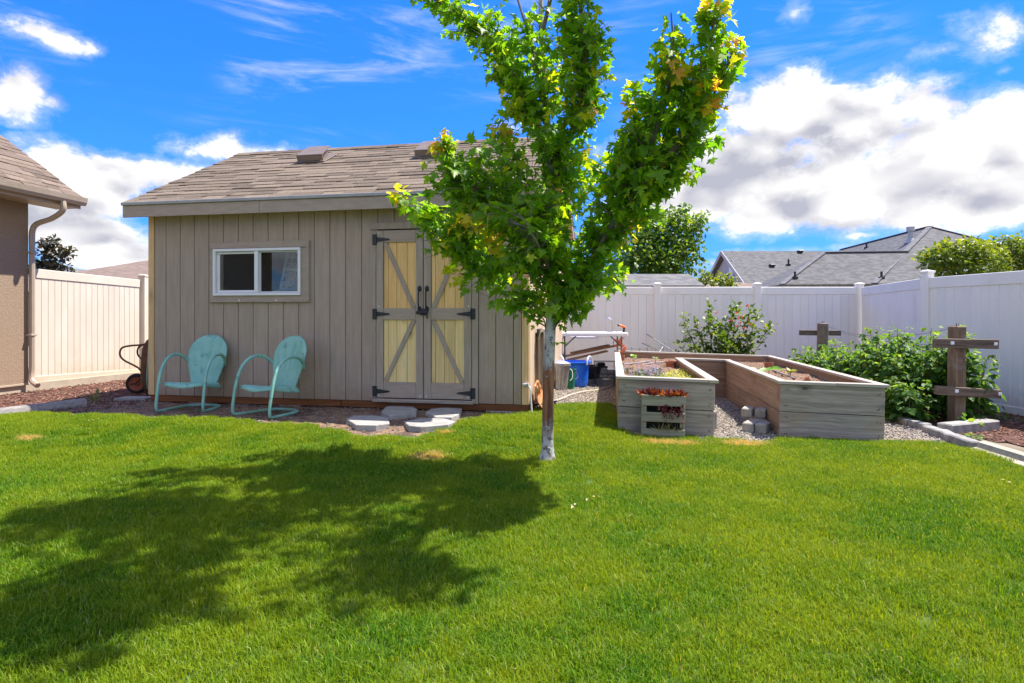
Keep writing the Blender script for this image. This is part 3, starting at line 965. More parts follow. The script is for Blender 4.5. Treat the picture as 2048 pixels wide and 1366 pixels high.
    for px in (481, 555):
        MB().lathe([(0, 0), (.010, .001), (.011, .006), (0, .009)], 10, (su(px), -.026, wz0 + .026), Matrix.Rotation(R(90), 3, 'X')).build('screw', m_white, window, True)
    frame(MB(), fx0, fx1, fz0, fz1, (.032,) * 4, -.012, .07).build('frame', m_white, window)
    mx = su(516)
    MB().box((mx, -.018, (fz0 + fz1) / 2), (.05, .05, fz1 - fz0 - .07), .004).build('meeting_rail', m_white, window)
    lz0, lz1 = fz0 + .036, fz1 - .036
    frame(MB(), fx0 + .036, mx - .027, lz0, lz1, (.036, .012, .03, .026), .004, .03).build('sash', m_white, window)
    frame(MB(), mx + .027, fx1 - .036, lz0, lz1, (.012,) * 4, .004, .03).build('sash', m_white, window)
    MB().box(((fx0 + mx) / 2 + .012, .016, (fz0 + fz1) / 2), (mx - fx0 - .12, .004, lz1 - lz0 - .06), .001).build('insect_screen', m_screen, window)
    MB().box(((fx0 + mx) / 2 + .012, .002, (fz0 + fz1) / 2), (mx - fx0 - .115, .005, lz1 - lz0 - .055), .001).build('pane', m_glass, window)
    MB().box(((fx1 + mx) / 2, .004, (fz0 + fz1) / 2), (fx1 - mx - .085, .005, lz1 - lz0 - .02), .001).build('pane', m_glass, window)
    # shelf of bare wood seen through the right pane
    board('inner_sill', m_pine, window, (su(580), .16, fz0 + .06), (.5, .2, .03))
    # ---------------- door casing, threshold and two leaves
    dz0 = sz_(850, 797)
    L0, L1 = su(754), su(944)
    cz = (dz0 + dz1) / 2
    board('door_casing', m_trimv, shed, ((dx0 + L0) / 2 - .002, -.012, (dz1 + dz0) / 2 - .055), (L0 - dx0 - .006, .024, dz1 - dz0 - .10), ch=.003)
    board('door_casing', m_trimv, shed, ((dx1 + L1) / 2 + .002, -.012, (dz1 + dz0) / 2 - .075), (dx1 - L1 - .006, .024, dz1 - dz0 - .06), ch=.003)
    DT = sz_(850, 458)
    board('door_casing', m_trimv, shed, ((dx0 + dx1) / 2, -.012, (dz1 + DT) / 2 + .004), (dx1 - dx0, .025, dz1 - DT - .008), ch=.003)
    board('threshold', m_greywood, shed, ((L0 + L1) / 2, -.035, dz0 - .028), (L1 - L0 + .06, .07, .036), ch=.004)
    mid = su(848)
    for (a, b, sg) in ((L0, mid - .003, 1), (mid + .003, L1, -1)):
        door = thing('door', None, None, (a if sg > 0 else b, 0, dz0)); door.parent = shed
        w = b - a; h = DT - dz0 - .008
        X = (lambda u: u) if sg > 0 else (lambda u: -u)
        st, rl = .088, .135
        midz = sz_(850, 628) - dz0
        for u in (st / 2, w - st / 2):
            board('stile', m_trimv, door, (X(u), -.014, h / 2), (st - .003, .024, h), ch=.003)
        for z, hh in ((h - .07, .14), (midz, .135), (.095, .185)):
            board('rail', m_trim, door, (X(w / 2), -.014, z), (w - 2 * st - .002, .0235, hh), ch=.003)
        z_lo, z_hi = .19, midz - .068
        z2_lo, z2_hi = midz + .068, h - .142
        iw = w - 2 * st
        cuts = [0, .15 * iw if sg > 0 else .28 * iw, .4 * iw if sg > 0 else .6 * iw, .72 * iw if sg > 0 else .88 * iw, iw]
        for lo, hi, mt in ((z_lo, z_hi, m_plank2), (z2_lo, z2_hi, m_plank1)):
            for c0, c1 in zip(cuts[:-1], cuts[1:]):
                board('plank', mt, door, (X(st + (c0 + c1) / 2), .004, (lo + hi) / 2), (c1 - c0 - .004, .02, hi - lo + .03), ch=.003)
        # the braces run from the middle rail at the meeting stile out to the hinge side
        for (p, q) in (((st + .025, z2_hi - .02), (w - st - .03, z2_lo + .02)), ((w - st - .03, z_hi - .02), (st + .025, z_lo + .02))):
            dvec = Vector((X(q[0]) - X(p[0]), 0, q[1] - p[1])).normalized()
            nrm = Vector((-dvec.z, 0, dvec.x)) * .042
            A, Bq = Vector((X(p[0]), -.024, p[1])), Vector((X(q[0]), -.024, q[1]))
            # ends cut along the stiles and rails
            def clampx(pt):
                return Vector((min(max(pt.x, min(X(st), X(w - st)) + .002), max(X(st), X(w - st)) - .002), pt.y, pt.z))
            pl = [A + nrm - dvec * .03, Bq + nrm + dvec * .03, Bq - nrm + dvec * .03, A - nrm - dvec * .03]
            lo_, hi_ = min(p[1], q[1]) - .017, max(p[1], q[1]) + .017
            pl = [clampx(Vector((t.x, t.y, min(max(t.z, lo_), hi_)))) for t in pl]
            MB().prism(pl, (0, .019, 0)).build('brace', m_trimv, door)
        for z in (h - .105, midz, .075):
            hb = MB()
            hb.box((X(-.02), -.03, z), (.05, .008, .125), .003)
            hb.prism([(X(.0), -.034, z + .03), (X(.16), -.034, z + .009), (X(.175), -.034, z), (X(.16), -.034, z - .009), (X(.0), -.034, z - .03)], (0, .008, 0))
            hb.tube([(X(.004), -.036, z - .06), (X(.004), -.036, z + .06)], .008, 8)
            hb.build('hinge', m_black, door)
        hd = MB()
        hx = X(w - .042)
        zc = sz_(850, 598) - dz0
        for dz in (.12, -.12):
            hd.lathe([(0, 0), (.026, .001), (.024, .007), (0, .012)], 12, (hx, -.027, zc + dz), Matrix.Rotation(R(90), 3, 'X') @ Matrix.Diagonal((1, 1.35, 1)))
        hd.tube(smoothpath([(hx, -.032, zc + .11), (hx, -.068, zc + .08), (hx, -.072, zc), (hx, -.068, zc - .08), (hx, -.032, zc - .11)], 4), .0085, 8)
        hd.build('handle', m_black, door, True)
        for (u, z) in ((.035, h - .03), (.035, midz + .09), (.035, .03), (w - .035, .03)):
            MB().lathe([(0, 0), (.007, .001), (.008, .003), (0, .005)], 8, (X(u), -.0265, z), Matrix.Rotation(R(90), 3, 'X')).build('screw', m_white, door, True)
    lb = MB()
    lz = sz_(850, 625)
    lb.box((mid + .01, -.032, lz + .005), (.085, .014, .075), .004)
    lb.tube([(mid - .075, -.05, lz), (mid + .06, -.05, lz)], .018, 10)
    lb.tube([(mid + .045, -.055, lz + .03), (mid + .06, -.06, lz - .07)], .009, 8)
    lb.build('latch', m_black, shed, True)
build_shed()

# gridded sash added behind the right pane in place of a reflected house window
def reflection_sash():
    t = thing('reflection_stand_in', 'white gridded sash added behind the right pane to stand for a reflected window', 'window sash')
    c = Vector((su(568) - .06, .22, sz_(577, 580)))
    M = Matrix.Translation((*ORG, 0)) @ Matrix.Rotation(-TH, 4, 'Z')
    t.location = M @ c
    t.rotation_euler = (R(-10), R(6), -TH)
    mb = MB()
    for x in (-.12, .12): mb.box((x, 0, .26), (.03, .03, .52), .003)
    for z in (.015, .27, .505): mb.box((0, 0, z), (.21, .028, .03), .003)
    mb.build('frame', m_white, t)
    k = MB()
    for x in (-.04, .04): k.box((x, 0, .26), (.008, .015, .47), .001)
    for z in (.1, .185, .35, .43): k.box((0, 0, z), (.21, .014, .008), .001)
    k.build('muntins', m_white, t)
    MB().box((0, .004, .26), (.2, .004, .46), .001).build('pane', m_glass, t)
reflection_sash()

# ================================================================== house at the left edge
def build_house():
    YA = R(9.5)
    h = thing('stucco_house', 'tan stucco house corner with brown shingle eave at the left edge', 'house', (-7.66, 9.5, 0), -YA)
    EH = 3.02
    MB().prism([(0, 0, .12), (0, -9, .12), (-9, -9, .12), (-9, 0, .12)], (0, 0, EH - .14)).build('wall', m_stucco, h)
    MB().prism([(-.02, -.02, -.1), (-.02, -9, -.1), (-9, -9, -.1), (-9, -.02, -.1)], (0, 0, .218)).build('foundation', m_foundation, h)
    board('weep_screed', m_gutter, h, (.004, -4.5, .125), (.018, 9, .03))
    ox, oy, pt = .46, .52, .70
    # gable roof: slope rises away from the gutter
    m = MB()
    pr = [(ox, EH + .12), (-4.2, EH + .12 + pt * (4.2 + ox)), (-8.8, EH + .12), (-8.8, EH + .0), (-4.2, EH + pt * (4.2 + ox)), (ox, EH + .0)]
    m.prism([(x, oy, z) for x, z in pr], (0, -9.5, 0))
    roof = m.build('roof', m_gutter, h)
    MB().box((ox / 2 - .01, -4.2, EH - .03), (ox, 9.4, .03), .002).build('soffit', m_gutter, h)
    sl = math.atan(pt); ex = .15
    tabs = {}
    for i in range(13):
        v = oy + .02
        first = True
        while v > -2.6:
            w = rng.choice((.24, .3, .36, .42)) if not first else rng.choice((.15, .25, .35)); first = False
            if w not in tabs: tabs[w] = MB().box((-.1, 0, 0), (.21, w - .004, .011), .002).mesh('shingle', m_shingle2)
            s0 = i * ex - .03
            lift = .014 + rng.choice((0, .004, .008))
            inst('shingle', tabs[w], roof, (ox - s0 * math.cos(sl) + lift * math.sin(sl), v - w / 2, EH + .12 + s0 * math.sin(sl) + lift * math.cos(sl)), (0, sl - .05, 0))
            v -= w
    # gutter
    gp = [(0, .12), (0, 0), (.075, -.005), (.105, .045), (.12, .12), (.112, .12), (.095, .05), (.07, .008), (.01, .012), (.01, .12)]
    m = MB()
    m.prism([(ox + x, oy - .01, EH + .0 + z) for x, z in gp], (0, -9.4, 0))
    m.prism([(ox + x, oy - .005, EH + z) for x, z in gp[:5]], (0, -.006, 0))
    m.build('gutter', m_gutter, h)
    board('fascia', m_gutter, h, (ox - .014, -4.2, EH + .03), (.022, 9.4, .17))
    # downspout: out of the gutter, back to the corner, down and out
    p = smoothpath([(ox + .05, .12, EH + .01), (ox + .05, .12, EH - .14), (ox - .12, .09, EH - .27), (.13, .03, EH - .36), (.065, .01, EH - .48), (.06, .01, EH - .7)], 5)
    m = MB(); m.tube(p, .042, 8)
    m.tube([(.06, .01, EH - .66), (.06, .01, .36)], .04, 8)
    m.tube(smoothpath([(.06, .01, .4), (.06, 0, .27), (.1, -.02, .17), (.24, -.06, .11)], 5), .042, 8)
    m.build('downspout', m_gutter, h, True)
    for z in (.9, 2.2): board('strap', m_gutter, h, (.05, .01, z), (.11, .1, .03), ch=.004)
build_house()

# ================================================================== vinyl fences
def fence(name, label, pts, tops, bots, mats, bw, posts, first_post=True, railh=.15, low=.10, board_skip=None):
    """run of tongue and groove vinyl between posts through pts; every board, rail and post its own part"""
    f = thing(name, label, 'fence', (*pts[0], 0))
    ox, oy = pts[0]
    mt = mats
    for s in range(len(pts) - 1):
        a, b = Vector((*pts[s], 0)), Vector((*pts[s + 1], 0))
        d = b - a; L = d.length; d.normalize()
        rz = math.atan2(d.y, d.x)
        t0, t1, b0, b1 = tops[s], tops[s + 1], bots[s], bots[s + 1]
        n = max(1, round((L - .11) / bw)); w = (L - .11) / n
        tl = (t1 - t0) / L
        for k in range(n):
            u = .055 + w * (k + .5)
            top = t0 + tl * u - railh + .02; bot = b0 + (b1 - b0) * u / L + low - .02
            c = a + d * u
            dep = .022
            o = board('board', mt, f, (c.x - ox, c.y - oy, (top + bot) / 2), (w - .003, dep, top - bot), rot=(0, 0, rz), ch=.004)
        for zt0, zt1, hh in ((t0 - railh / 2, t1 - railh / 2, railh), (b0 + low / 2, b1 + low / 2, low)):
            mb = MB()
            p0, p1 = a + d * .05, b - d * .05
            mb.bar((p0.x - ox, p0.y - oy, zt0), (p1.x - ox, p1.y - oy, zt1), .045, hh, ch=.006)
            mb.build('rail', mt, f)
    for (x, y, t, bt, rz) in posts:
        hh = t + .045 - bt
        post = board('post', mt, f, (x - ox, y - oy, bt + hh / 2), (.127, .127, hh), rot=(0, 0, rz), ch=.006)
        m = MB()
        m.box((0, 0, hh / 2 + .012), (.146, .146, .03), .004)
        m.add([(-.07, -.07, hh / 2 + .027), (.07, -.07, hh / 2 + .027), (.07, .07, hh / 2 + .027), (-.07, .07, hh / 2 + .027), (0, 0, hh / 2 + .05)], [(0, 1, 4), (1, 2, 4), (2, 3, 4), (3, 0, 4)])
        m.build('cap', mt, post)
    return f
fence('vinyl_fence', 'sunlit almond vinyl fence running back between house and shed', [(-7.72, 9.62), (-7.26, 11.75)], [1.965, 1.905], [.13, .07], m_cream, .115, [(-7.25, 11.80, 1.93, .0, 0)])
MB().bar((-7.76, 9.5, .045), (-7.27, 11.7, .03), .10, .17).build('concrete_curb', m_foundation)
tag(bpy.data.objects['concrete_curb'], 'pale concrete curb under the almond fence beside the house', 'curb')
BX = [.87, 2.95, 4.98, 7.06]
px_posts = [(x, 12.2, 1.79, -.05, 0) for x in [-5.37, -3.29, -1.21] + BX]
bp = [(-7.2, 12.2)] + [(p[0], p[1]) for p in px_posts]
fence('vinyl_fence', 'long shaded white vinyl fence across the back of the yard', bp, [1.79] * len(bp), [.03] * len(bp), m_fence, .165, px_posts, railh=.155)
RP = [(7.06, 12.12), (6.37, 9.2), (6.66, 5.5), (6.72, 3.2)]
rt = [CAM_H + (HOR - 575) / FPX * 12.12, CAM_H + (HOR - 555.5) / FPX * 9.2, 1.765, 1.75]
fence('vinyl_fence', 'white vinyl fence with a kink behind the raspberries along the right side', RP, rt, [-.04, -.06, -.08, -.08], m_fence, .15,
      [(6.37, 9.2, rt[1] + .03, -.1, .2), (6.66, 5.5, 1.79, -.1, .08), (6.72, 3.2, 1.78, -.1, 0)], railh=.165)

# ================================================================== neighbouring houses and sheds beyond the fences
def solid(name, label, cat, roofpts, roofF, wallpoly, wz, mroof, mwall):
    t = thing(name, label, cat, (0, 0, 0))
    return t
def far_gable():
    Y0 = 34.0
    L = P(1452, 502, Y0); Rr = P(1730, 503, Y0 + .8)
    t = thing('neighbour_house', 'grey gable roofed house beyond the back fence, left of the hip roofed house', 'house', (L.x, L.y, 0))
    o = Vector((L.x, L.y, 0))
    rx = Rr.x - L.x + 1
    ridge = L.z; drop = 3.0; run = 5.0
    m = MB()
    m.prism([(-.25, -run, ridge - drop), (-.25, 0, ridge), (-.25, run, ridge - drop), (-.25, run, ridge - drop - .2), (-.25, 0, ridge - .2), (-.25, -run, ridge - drop - .2)], (rx, .0, 0))
    roof = m.build('roof', m_farroof, t)
    m = MB()
    m.prism([(0, -run + .4, 0), (0, run - .4, 0), (0, run - .4, ridge - drop + .1), (0, 0, ridge - .22), (0, -run + .4, ridge - drop + .1)], (rx - .3, 0, 0))
    m.build('wall', m_greywall, t)
    m = MB()
    for sg in (-1, 1): m.bar((-.285, 0, ridge - .08), (-.285, sg * run, ridge - drop - .08), .05, .2)
    m.build('rake_board', m_greywall, t)
    MB().box((-.03, -.9, ridge - 1.1), (.06, .55, 1.0)).build('gable_vent', m_white, t)
    # vents and pipes on the slope that faces the yard
    for px, py, kind in ((1544, 533, 0), (1623, 532, 0), (1577, 530, 1), (1600, 505, 0), (1590, 552, 1)):
        for k in range(200):
            yy = -run * k / 200
            z = ridge - drop * k / 200
            q = P(px, py, L.y + yy)
            if q.z >= z: break
        lp = (q.x - o.x, yy, z)
        if kind == 0:
            m = MB(); m.box((lp[0], lp[1], lp[2] + .06), (.26, .3, .13), .02)
            m.build('roof_vent', m_black, roof)
        else:
            m = MB(); m.tube([(lp[0], lp[1], lp[2] - .1), (lp[0], lp[1], lp[2] + .32)], .05, 8); m.tube([(lp[0], lp[1], lp[2]), (lp[0], lp[1], lp[2] + .06)], .12, 8)
            m.build('vent_pipe', m_black, roof)
def far_hip():
    A = P(1860, 453, 27.0)
    t = thing('neighbour_house', 'grey hip roofed house with white flue beyond the back right fence', 'house', (A.x, A.y, 0), -R(7))
    zr, ze, hw, hr, L = A.z, 2.42, 4.6, 5.0, 9.5
    def slab(m, V, F): m.add(V, F)
    m = MB()
    m.add([(0, 0, zr), (0, L, zr), (-hw, -hr, ze), (hw, -hr, ze), (hw, L + hr, ze), (-hw, L + hr, ze)], [(0, 2, 3), (0, 3, 4, 1), (1, 4, 5), (0, 1, 5, 2), (2, 5, 4, 3)])
    roof = m.build('roof', m_farroof, t)
    m = MB()
    wz = ze + 1.43
    m.add([(-7.92, -4.98, ze - .01), (-7.92, -.2, ze - .01), (-5.5, -2.6, wz), (-1.6, -2.6, wz), (-1.0, -4.98, ze - .01), (-1.0, -.2, ze - .01)], [(0, 4, 3, 2), (0, 2, 1), (2, 3, 5, 1), (4, 5, 3), (0, 1, 5, 4)])
    wing = m.build('wing_roof', m_farroof, t)
    m = MB(); m.bar((0, 0, zr + .01), (0, L, zr + .01), .22, .03); m.bar((0, 0, zr + .01), (-hw, -hr, ze + .02), .22, .03); m.bar((0, 0, zr + .01), (hw, -hr, ze + .02), .22, .03); m.build('ridge_cap', m_farcap, roof)
    m = MB(); m.bar((-5.5, -2.6, wz + .01), (-2.2, -2.6, wz + .01), .22, .03); m.bar((-5.5, -2.6, wz + .01), (-7.9, -4.96, ze + .01), .22, .03); m.build('ridge_cap', m_farcap, wing)
    m = MB()
    m.box((0, L / 2, (ze - .2) / 2), (2 * hw - .8, L + 2 * hr - .8, ze - .2)); m.box((-4.4, -2.6, (ze - .22) / 2), (6.4, 4.1, ze - .22))
    m.build('wall', m_farwall, t)
    m = MB(); m.box((-4.45, -5.0, ze - .09), (6.95, .05, .16)); m.box((1.8, -hr - .01, ze - .09), (5.6, .05, .16)); m.box((-7.94, -2.6, ze - .09), (.05, 4.7, .16)); m.build('fascia', m_limb, t)
    M = (Matrix.Translation((A.x, A.y, 0)) @ Matrix.Rotation(-R(7), 4, 'Z')).inverted()
    def on_slope(px, py, zf):
        """where the ray through a pixel meets a roof surface z = zf(x, y)"""
        for k in range(900):
            q = P(px, py, 20 + k * .015); l = M @ q
            if l.z <= zf(l.x, l.y): break
        return l
    main = lambda x, y: min(zr, zr - (zr - ze) * max(abs(x) / hw, max(0, -y) / hr))
    wingz = lambda x, y: wz - 1.43 * max(abs(y + 2.6) / 2.38, max(0, -5.5 - x) / 2.42)
    l = on_slope(1821, 482, main)
    m = MB(); m.tube([(l.x, l.y, l.z - .3), (l.x, l.y, l.z + .45)], .1, 12); m.lathe([(.1, .4), (.16, .44), (.16, .62), (.06, .66), (0, .66)], 12, (l.x, l.y, l.z)); m.lathe([(.24, -.1), (.12, .12)], 12, (l.x, l.y, l.z))
    m.build('flue', m_metalgrey, roof, True)
    for px, py, f, r_ in ((1733, 496, main, roof), (1590, 556, wingz, wing), (1763, 556, main, roof)):
        l = on_slope(px, py, f)
        m = MB(); m.tube([(l.x, l.y, l.z - .1), (l.x, l.y, l.z + .25)], .045, 8); m.tube([(l.x, l.y, l.z - .05), (l.x, l.y, l.z + .05)], .12, 8); m.build('vent_pipe', m_black, r_)
m_farcap = mat('far ridge caps', (.20, .195, .195), (.14, .138, .14), 6, rough=.95, spec=.15)
m_farwall = mat('tan wall of far house', (.40, .33, .27), (.36, .30, .245), 4, rough=.9)
far_gable(); far_hip()
def far_shed():
    a, b = P(1232, 548, 15.6), P(1372, 548, 15.6)
    o = Vector((a.x, a.y, 0))
    t = thing('neighbour_shed', 'low grey shingled shed roof just above the back fence', 'shed', (a.x, a.y, 0))
    L = b.x - a.x
    z = a.z
    m = MB(); m.prism([(-.05, -1.3, z - .36), (-.05, 0, z), (-.05, 1.3, z - .36), (-.05, 1.3, z - .44), (-.05, 0, z - .08), (-.05, -1.3, z - .44)], (L + .12, 0, 0))
    m.build('roof', m_farroof, t)
    m = MB(); m.box((L / 2, 0, (z - .45) / 2), (L - .1, 2.2, z - .45)); m.build('wall', m_greywall, t)
    board('fascia', m_limb, t, (L / 2, -1.31, z - .41), (L + .12, .03, .1))
def small_roof(label, pk, pl, pr, Y, mroof):
    """a pyramid roof whose top shows over the fence"""
    A, B, C = P(*pk, Y), P(*pl, Y - 3), P(*pr, Y - 3)
    t = thing('neighbour_house', label, 'house', (A.x, A.y, 0))
    dz = A.z - B.z
    w = max(abs(A.x - B.x), abs(C.x - A.x), 3)
    m = MB(); z1 = A.z - dz * 1.6; k = 1.6 * w
    m.add([(0, 0, A.z), (-k, -k, z1), (k, -k, z1), (k, k, z1), (-k, k, z1)], [(0, 1, 2), (0, 2, 3), (0, 3, 4), (0, 4, 1), (4, 3, 2, 1)])
    m.build('roof', mroof, t)
    m = MB(); m.box((0, 0, z1 / 2), (2 * k - .8, 2 * k - .8, z1 - .02)); m.build('wall', m_stucco, t)
far_shed()
small_roof('low brown pyramid roof between almond fence and shed', (325, 516), (238, 556), (400, 556), 30, m_farroofb)
small_roof('small dark roof peak behind the almond fence by the small dark tree', (140, 535), (105, 549), (170, 549), 34, m_farroof)
small_roof('sliver of brown roof between the grey shed and the yellow green shrub', (1392, 556), (1350, 572), (1440, 572), 32, m_farroofb)
# ================================================================== raised U shaped planter
BA = R(9.5)
BO = Vector((1.094, 6.22, 0))
def bed_world(u, v, z=0): return Vector((BO.x + u * math.cos(BA) + v * math.sin(BA), BO.y - u * math.sin(BA) + v * math.cos(BA), z - .0235 * u))
def bed_u(px, v):
    a = (px - 1024) / FPX
    return (a * (BO.y + v * math.cos(BA)) - BO.x - v * math.sin(BA)) / (math.cos(BA) + a * math.sin(BA))
def bed_at(px, py, z):
    """local (u, v) where the view ray meets height z in the planter"""
    Y = (CAM_H - z) * FPX / (py - HOR); X = X_at(px, Y)
    dx, dy = X - BO.x, Y - BO.y
    return dx * math.cos(BA) - dy * math.sin(BA), dx * math.sin(BA) + dy * math.cos(BA)
UL, U2, U3, V1, VB, VI = .96, 1.634, 2.617, .19, 4.65, 3.2
SOIL = .455
def build_planter():
    t = thing('raised_planter', 'U shaped raised wooden planter of weathered planks with bleached cap boards', 'planter', (BO.x, BO.y, 0), -BA)
    t.rotation_euler = (0, R(1.35), -BA)
    H = .545
    def wallx(u0, u1, v, mt, z0=-.06):
        for lo, hi in ((z0, .258), (.264, H)):
            d = rng.uniform(-.003, .004)
            board('plank', mt, t, ((u0 + u1) / 2, v + .019 + d, (lo + hi) / 2), (u1 - u0, .038, hi - lo), ch=.005)
    def wally(v0, v1, u, mt, z0=-.06):
        for lo, hi in ((z0, .255), (.261, H)):
            d = rng.uniform(-.003, .003)
            board('plank', mt, t, (u + .019 + d, (v0 + v1) / 2, (lo + hi) / 2), (.038, v1 - v0, hi - lo), ch=.005)
    wallx(0, UL, 0, m_greywood); wallx(U2, U3, V1, m_greywood)
    wallx(0, U3, VB - .038, m_warmwoodx); wallx(UL + .002, U2 - .002, VI, m_warmwoodx)
    wally(.041, VB - .04, 0, m_warmwood); wally(.041, VI + .036, UL - .038, m_warmwood)
    wally(V1 + .041, VI + .036, U2, m_warmwood); wally(V1 + .041, VB - .04, U3 - .038, m_warmwood)
    for (u, v) in ((.06, .06), (UL - .07, .06), (U2 + .07, V1 + .07), (U3 - .07, V1 + .07), (.07, VB - .08), (U3 - .07, VB - .08), (UL - .08, VI + .08), (U2 + .08, VI + .08)):
        board('post', m_warmwood, t, (u + .01, v + .02, .22), (.085, .085, .56))
    cw, ct, zc = .092, .032, H + .017
    def cap(a, b, mt, nm='cap'):
        x0, x1 = sorted((a[0], b[0])); y0, y1 = sorted((a[1], b[1]))
        board(nm, mt, t, ((x0 + x1) / 2, (y0 + y1) / 2, zc + rng.uniform(0, .002)), (x1 - x0, y1 - y0, ct), ch=.004)
    cap((-.03, -.03), (UL - .075, cw - .03), m_capx)
    cap((UL - .073, -.03), (UL + .03, VI - .03), m_cap)
    cap((-.03, cw - .028), (cw - .03, VB - cw + .03), m_cap)
    cap((-.03, VB - cw + .032), (UL + .4, VB + .03), m_capx); cap((UL + .403, VB - cw + .032), (U3 + .03, VB + .03), m_capx)
    cap((UL - .073, VI - .028), (U2 + .07, VI + cw - .03), m_capx)
    cap((U2 - .03, V1 - .03), (U2 + .52, V1 + cw - .03), m_capx); cap((U2 + .523, V1 - .03), (U3 + .03, V1 + cw - .03), m_capx)
    cap((U2 - .03, V1 + cw - .028), (U2 + cw - .03, VI - .03), m_cap)
    cap((U3 - cw + .03, V1 + cw - .028), (U3 + .03, VB - cw + .03), m_cap)
    # screw heads at the board ends
    m = MB().lathe([(0, -.001), (.006, -.001), (.006, .002), (0, .003)], 6, (0, 0, 0), Matrix.Rotation(R(90), 3, 'X')).mesh('screw', m_rust)
    for u0, u1, v in ((0, UL, 0), (U2, U3, V1)):
        for z in (.05, .20, .32, .48):
            for u in (u0 + .05, u0 + .07, u1 - .06, u1 - .045):
                inst('screw', m, t, (u + rng.uniform(-.008, .008), v - .002, z + rng.uniform(-.015, .015)))
    # soil
    m = MB()
    def soilpatch(u0, u1, v0, v1):
        nu, nv = int((u1 - u0) / .05) + 1, int((v1 - v0) / .05) + 1
        ph = rng.uniform(0, 6)
        def fn(a, b):
            u, v = u0 + (u1 - u0) * a, v0 + (v1 - v0) * b
            z = SOIL + .018 * math.sin(u * 7 + ph) * math.sin(v * 5) + .012 * math.sin(u * 19 + v * 13) + rng.uniform(-.008, .008)
            return (u, v, z)
        m.grid(fn, nu, nv)
    soilpatch(.036, UL - .036, .036, VI + .04); soilpatch(U2 + .036, U3 - .036, V1 + .036, VI + .04); soilpatch(.036, U3 - .036, VI + .041, VB - .036)
    m.build('soil', m_soil, t, True)
build_planter()
def soil_scatter():
    pts = []
    for _ in range(2600):
        u, v = rng.uniform(.05, U3 - .05), rng.uniform(.05, VB - .05)
        if v < VI + .05 and UL - .05 < u < U2 + .05: continue
        if v < V1 + .05 and u > UL: continue
        pts.append(bed_world(u, v, SOIL + .012))
    scatter('soil_crumbs', [peb[5], chips[1], chips[4], chips[2], peb[1]], pts, [(rng.uniform(-.4, .4), rng.uniform(-.4, .4), rng.uniform(0, 6.28)) for _ in pts], [rng.uniform(.004, .012) for _ in pts])
soil_scatter()

# ================================================================== leaves in bulk
def unit(a):
    return a / np.maximum(np.linalg.norm(a, axis=1, keepdims=True), 1e-9)
def leaf_cloud(base, pos, tip, nrm, size, tint, mat_, name='foliage', vary_=.5):
    """many leaves in one mesh: base = (V, F) with the tip along +y and the face along +z"""
    V0, F0 = np.array(base[0], float), np.array(base[1], int)
    pos = np.array(pos, float); y = unit(np.array(tip, float)); n = np.array(nrm, float)
    x = unit(np.cross(y, n)); z = np.cross(x, y)
    s = np.array(size, float)[:, None, None]
    kz = (1 + vary_ * 1.6 * nr.normal(size=len(pos)))[:, None, None]; kx = (1 + vary_ * .35 * nr.normal(size=len(pos)))[:, None, None]
    V = (V0[None, :, 0:1] * x[:, None, :] * kx + V0[None, :, 1:2] * y[:, None, :] + V0[None, :, 2:3] * z[:, None, :] * kz) * s + pos[:, None, :]
    N, k = len(pos), len(V0)
    F = F0[None] + (np.arange(N) * k)[:, None, None]
    return mesh_np(name, V.reshape(-1, 3), F.reshape(-1, F0.shape[1]), mat_, {'tint': np.repeat(np.array(tint, float), k)})
def outline_leaf(half, cen, fold=.25, droop=.25):
    pts = half + [(-x, y) for x, y in half[-2:0:-1]]
    V = [(cen[0], cen[1], 0)] + [(x, y, 0) for x, y in pts]
    V = [(x, y, abs(x) * fold - droop * y * y) for x, y, _ in V]
    F = [(0, i + 1, (i + 1) % len(pts) + 1) for i in range(len(pts))]
    return V, F
MAPLE = outline_leaf([(0, 0), (.17, -.13), (.44, -.13), (.33, .06), (.5, .14), (.74, .46), (.46, .46), (.21, .40), (.34, .68), (.17, .72), (0, 1.05)], (0, .28))
OVATE = outline_leaf([(0, 0), (.22, .12), (.36, .36), (.31, .62), (.16, .84), (0, 1.0)], (0, .42), .3, .2)
RHOMB = ([(0, 0, 0), (.34, .45, .06), (0, 1, -.1), (-.34, .45, .06)], [(0, 1, 2), (0, 2, 3)])
BLADE = ([(-.03, 0, 0), (.03, 0, 0), (.02, .6, .02), (0, 1, -.04)], [(0, 1, 2), (0, 2, 3)])
NARROW = ([(0, 0, 0), (.17, .4, .04), (0, 1, -.08), (-.17, .4, .04)], [(0, 1, 2), (0, 2, 3)])
m_maple = leafmat('maple leaves', (.45, .45, .016), (.20, .36, .012), (.080, .205, .013), extra=(.56, .20, .06), trans=.58, rough=.42)
m_bushleaf = leafmat('bush leaves', (.20, .24, .02), (.075, .15, .014), (.035, .080, .012), trans=.38)
m_berry = leafmat('raspberry leaves', (.28, .37, .05), (.10, .20, .035), (.045, .115, .022), trans=.45, rough=.5, gloss=.25)
m_treeleaf = leafmat('far tree leaves', (.24, .30, .03), (.09, .18, .018), (.04, .10, .014), trans=.42)
m_darkleaf = leafmat('dark purple green leaves', (.09, .055, .04), (.05, .05, .03), (.025, .032, .022), trans=.25)
m_hedge = leafmat('yellow green hedge leaves', (.30, .33, .025), (.12, .18, .016), (.045, .09, .012), trans=.38)
m_red = leafmat('red bronze succulent leaves', (.27, .055, .022), (.15, .022, .026), (.05, .01, .02), extra=(.46, .17, .03), trans=.18)
m_darkred = leafmat('dark red sedum', (.30, .04, .06), (.17, .018, .03), (.08, .01, .02), extra=(.6, .3, .3), trans=.2)
m_purple = leafmat('purple flower spikes', (.42, .36, .66), (.25, .20, .50), (.15, .11, .34), trans=.25)
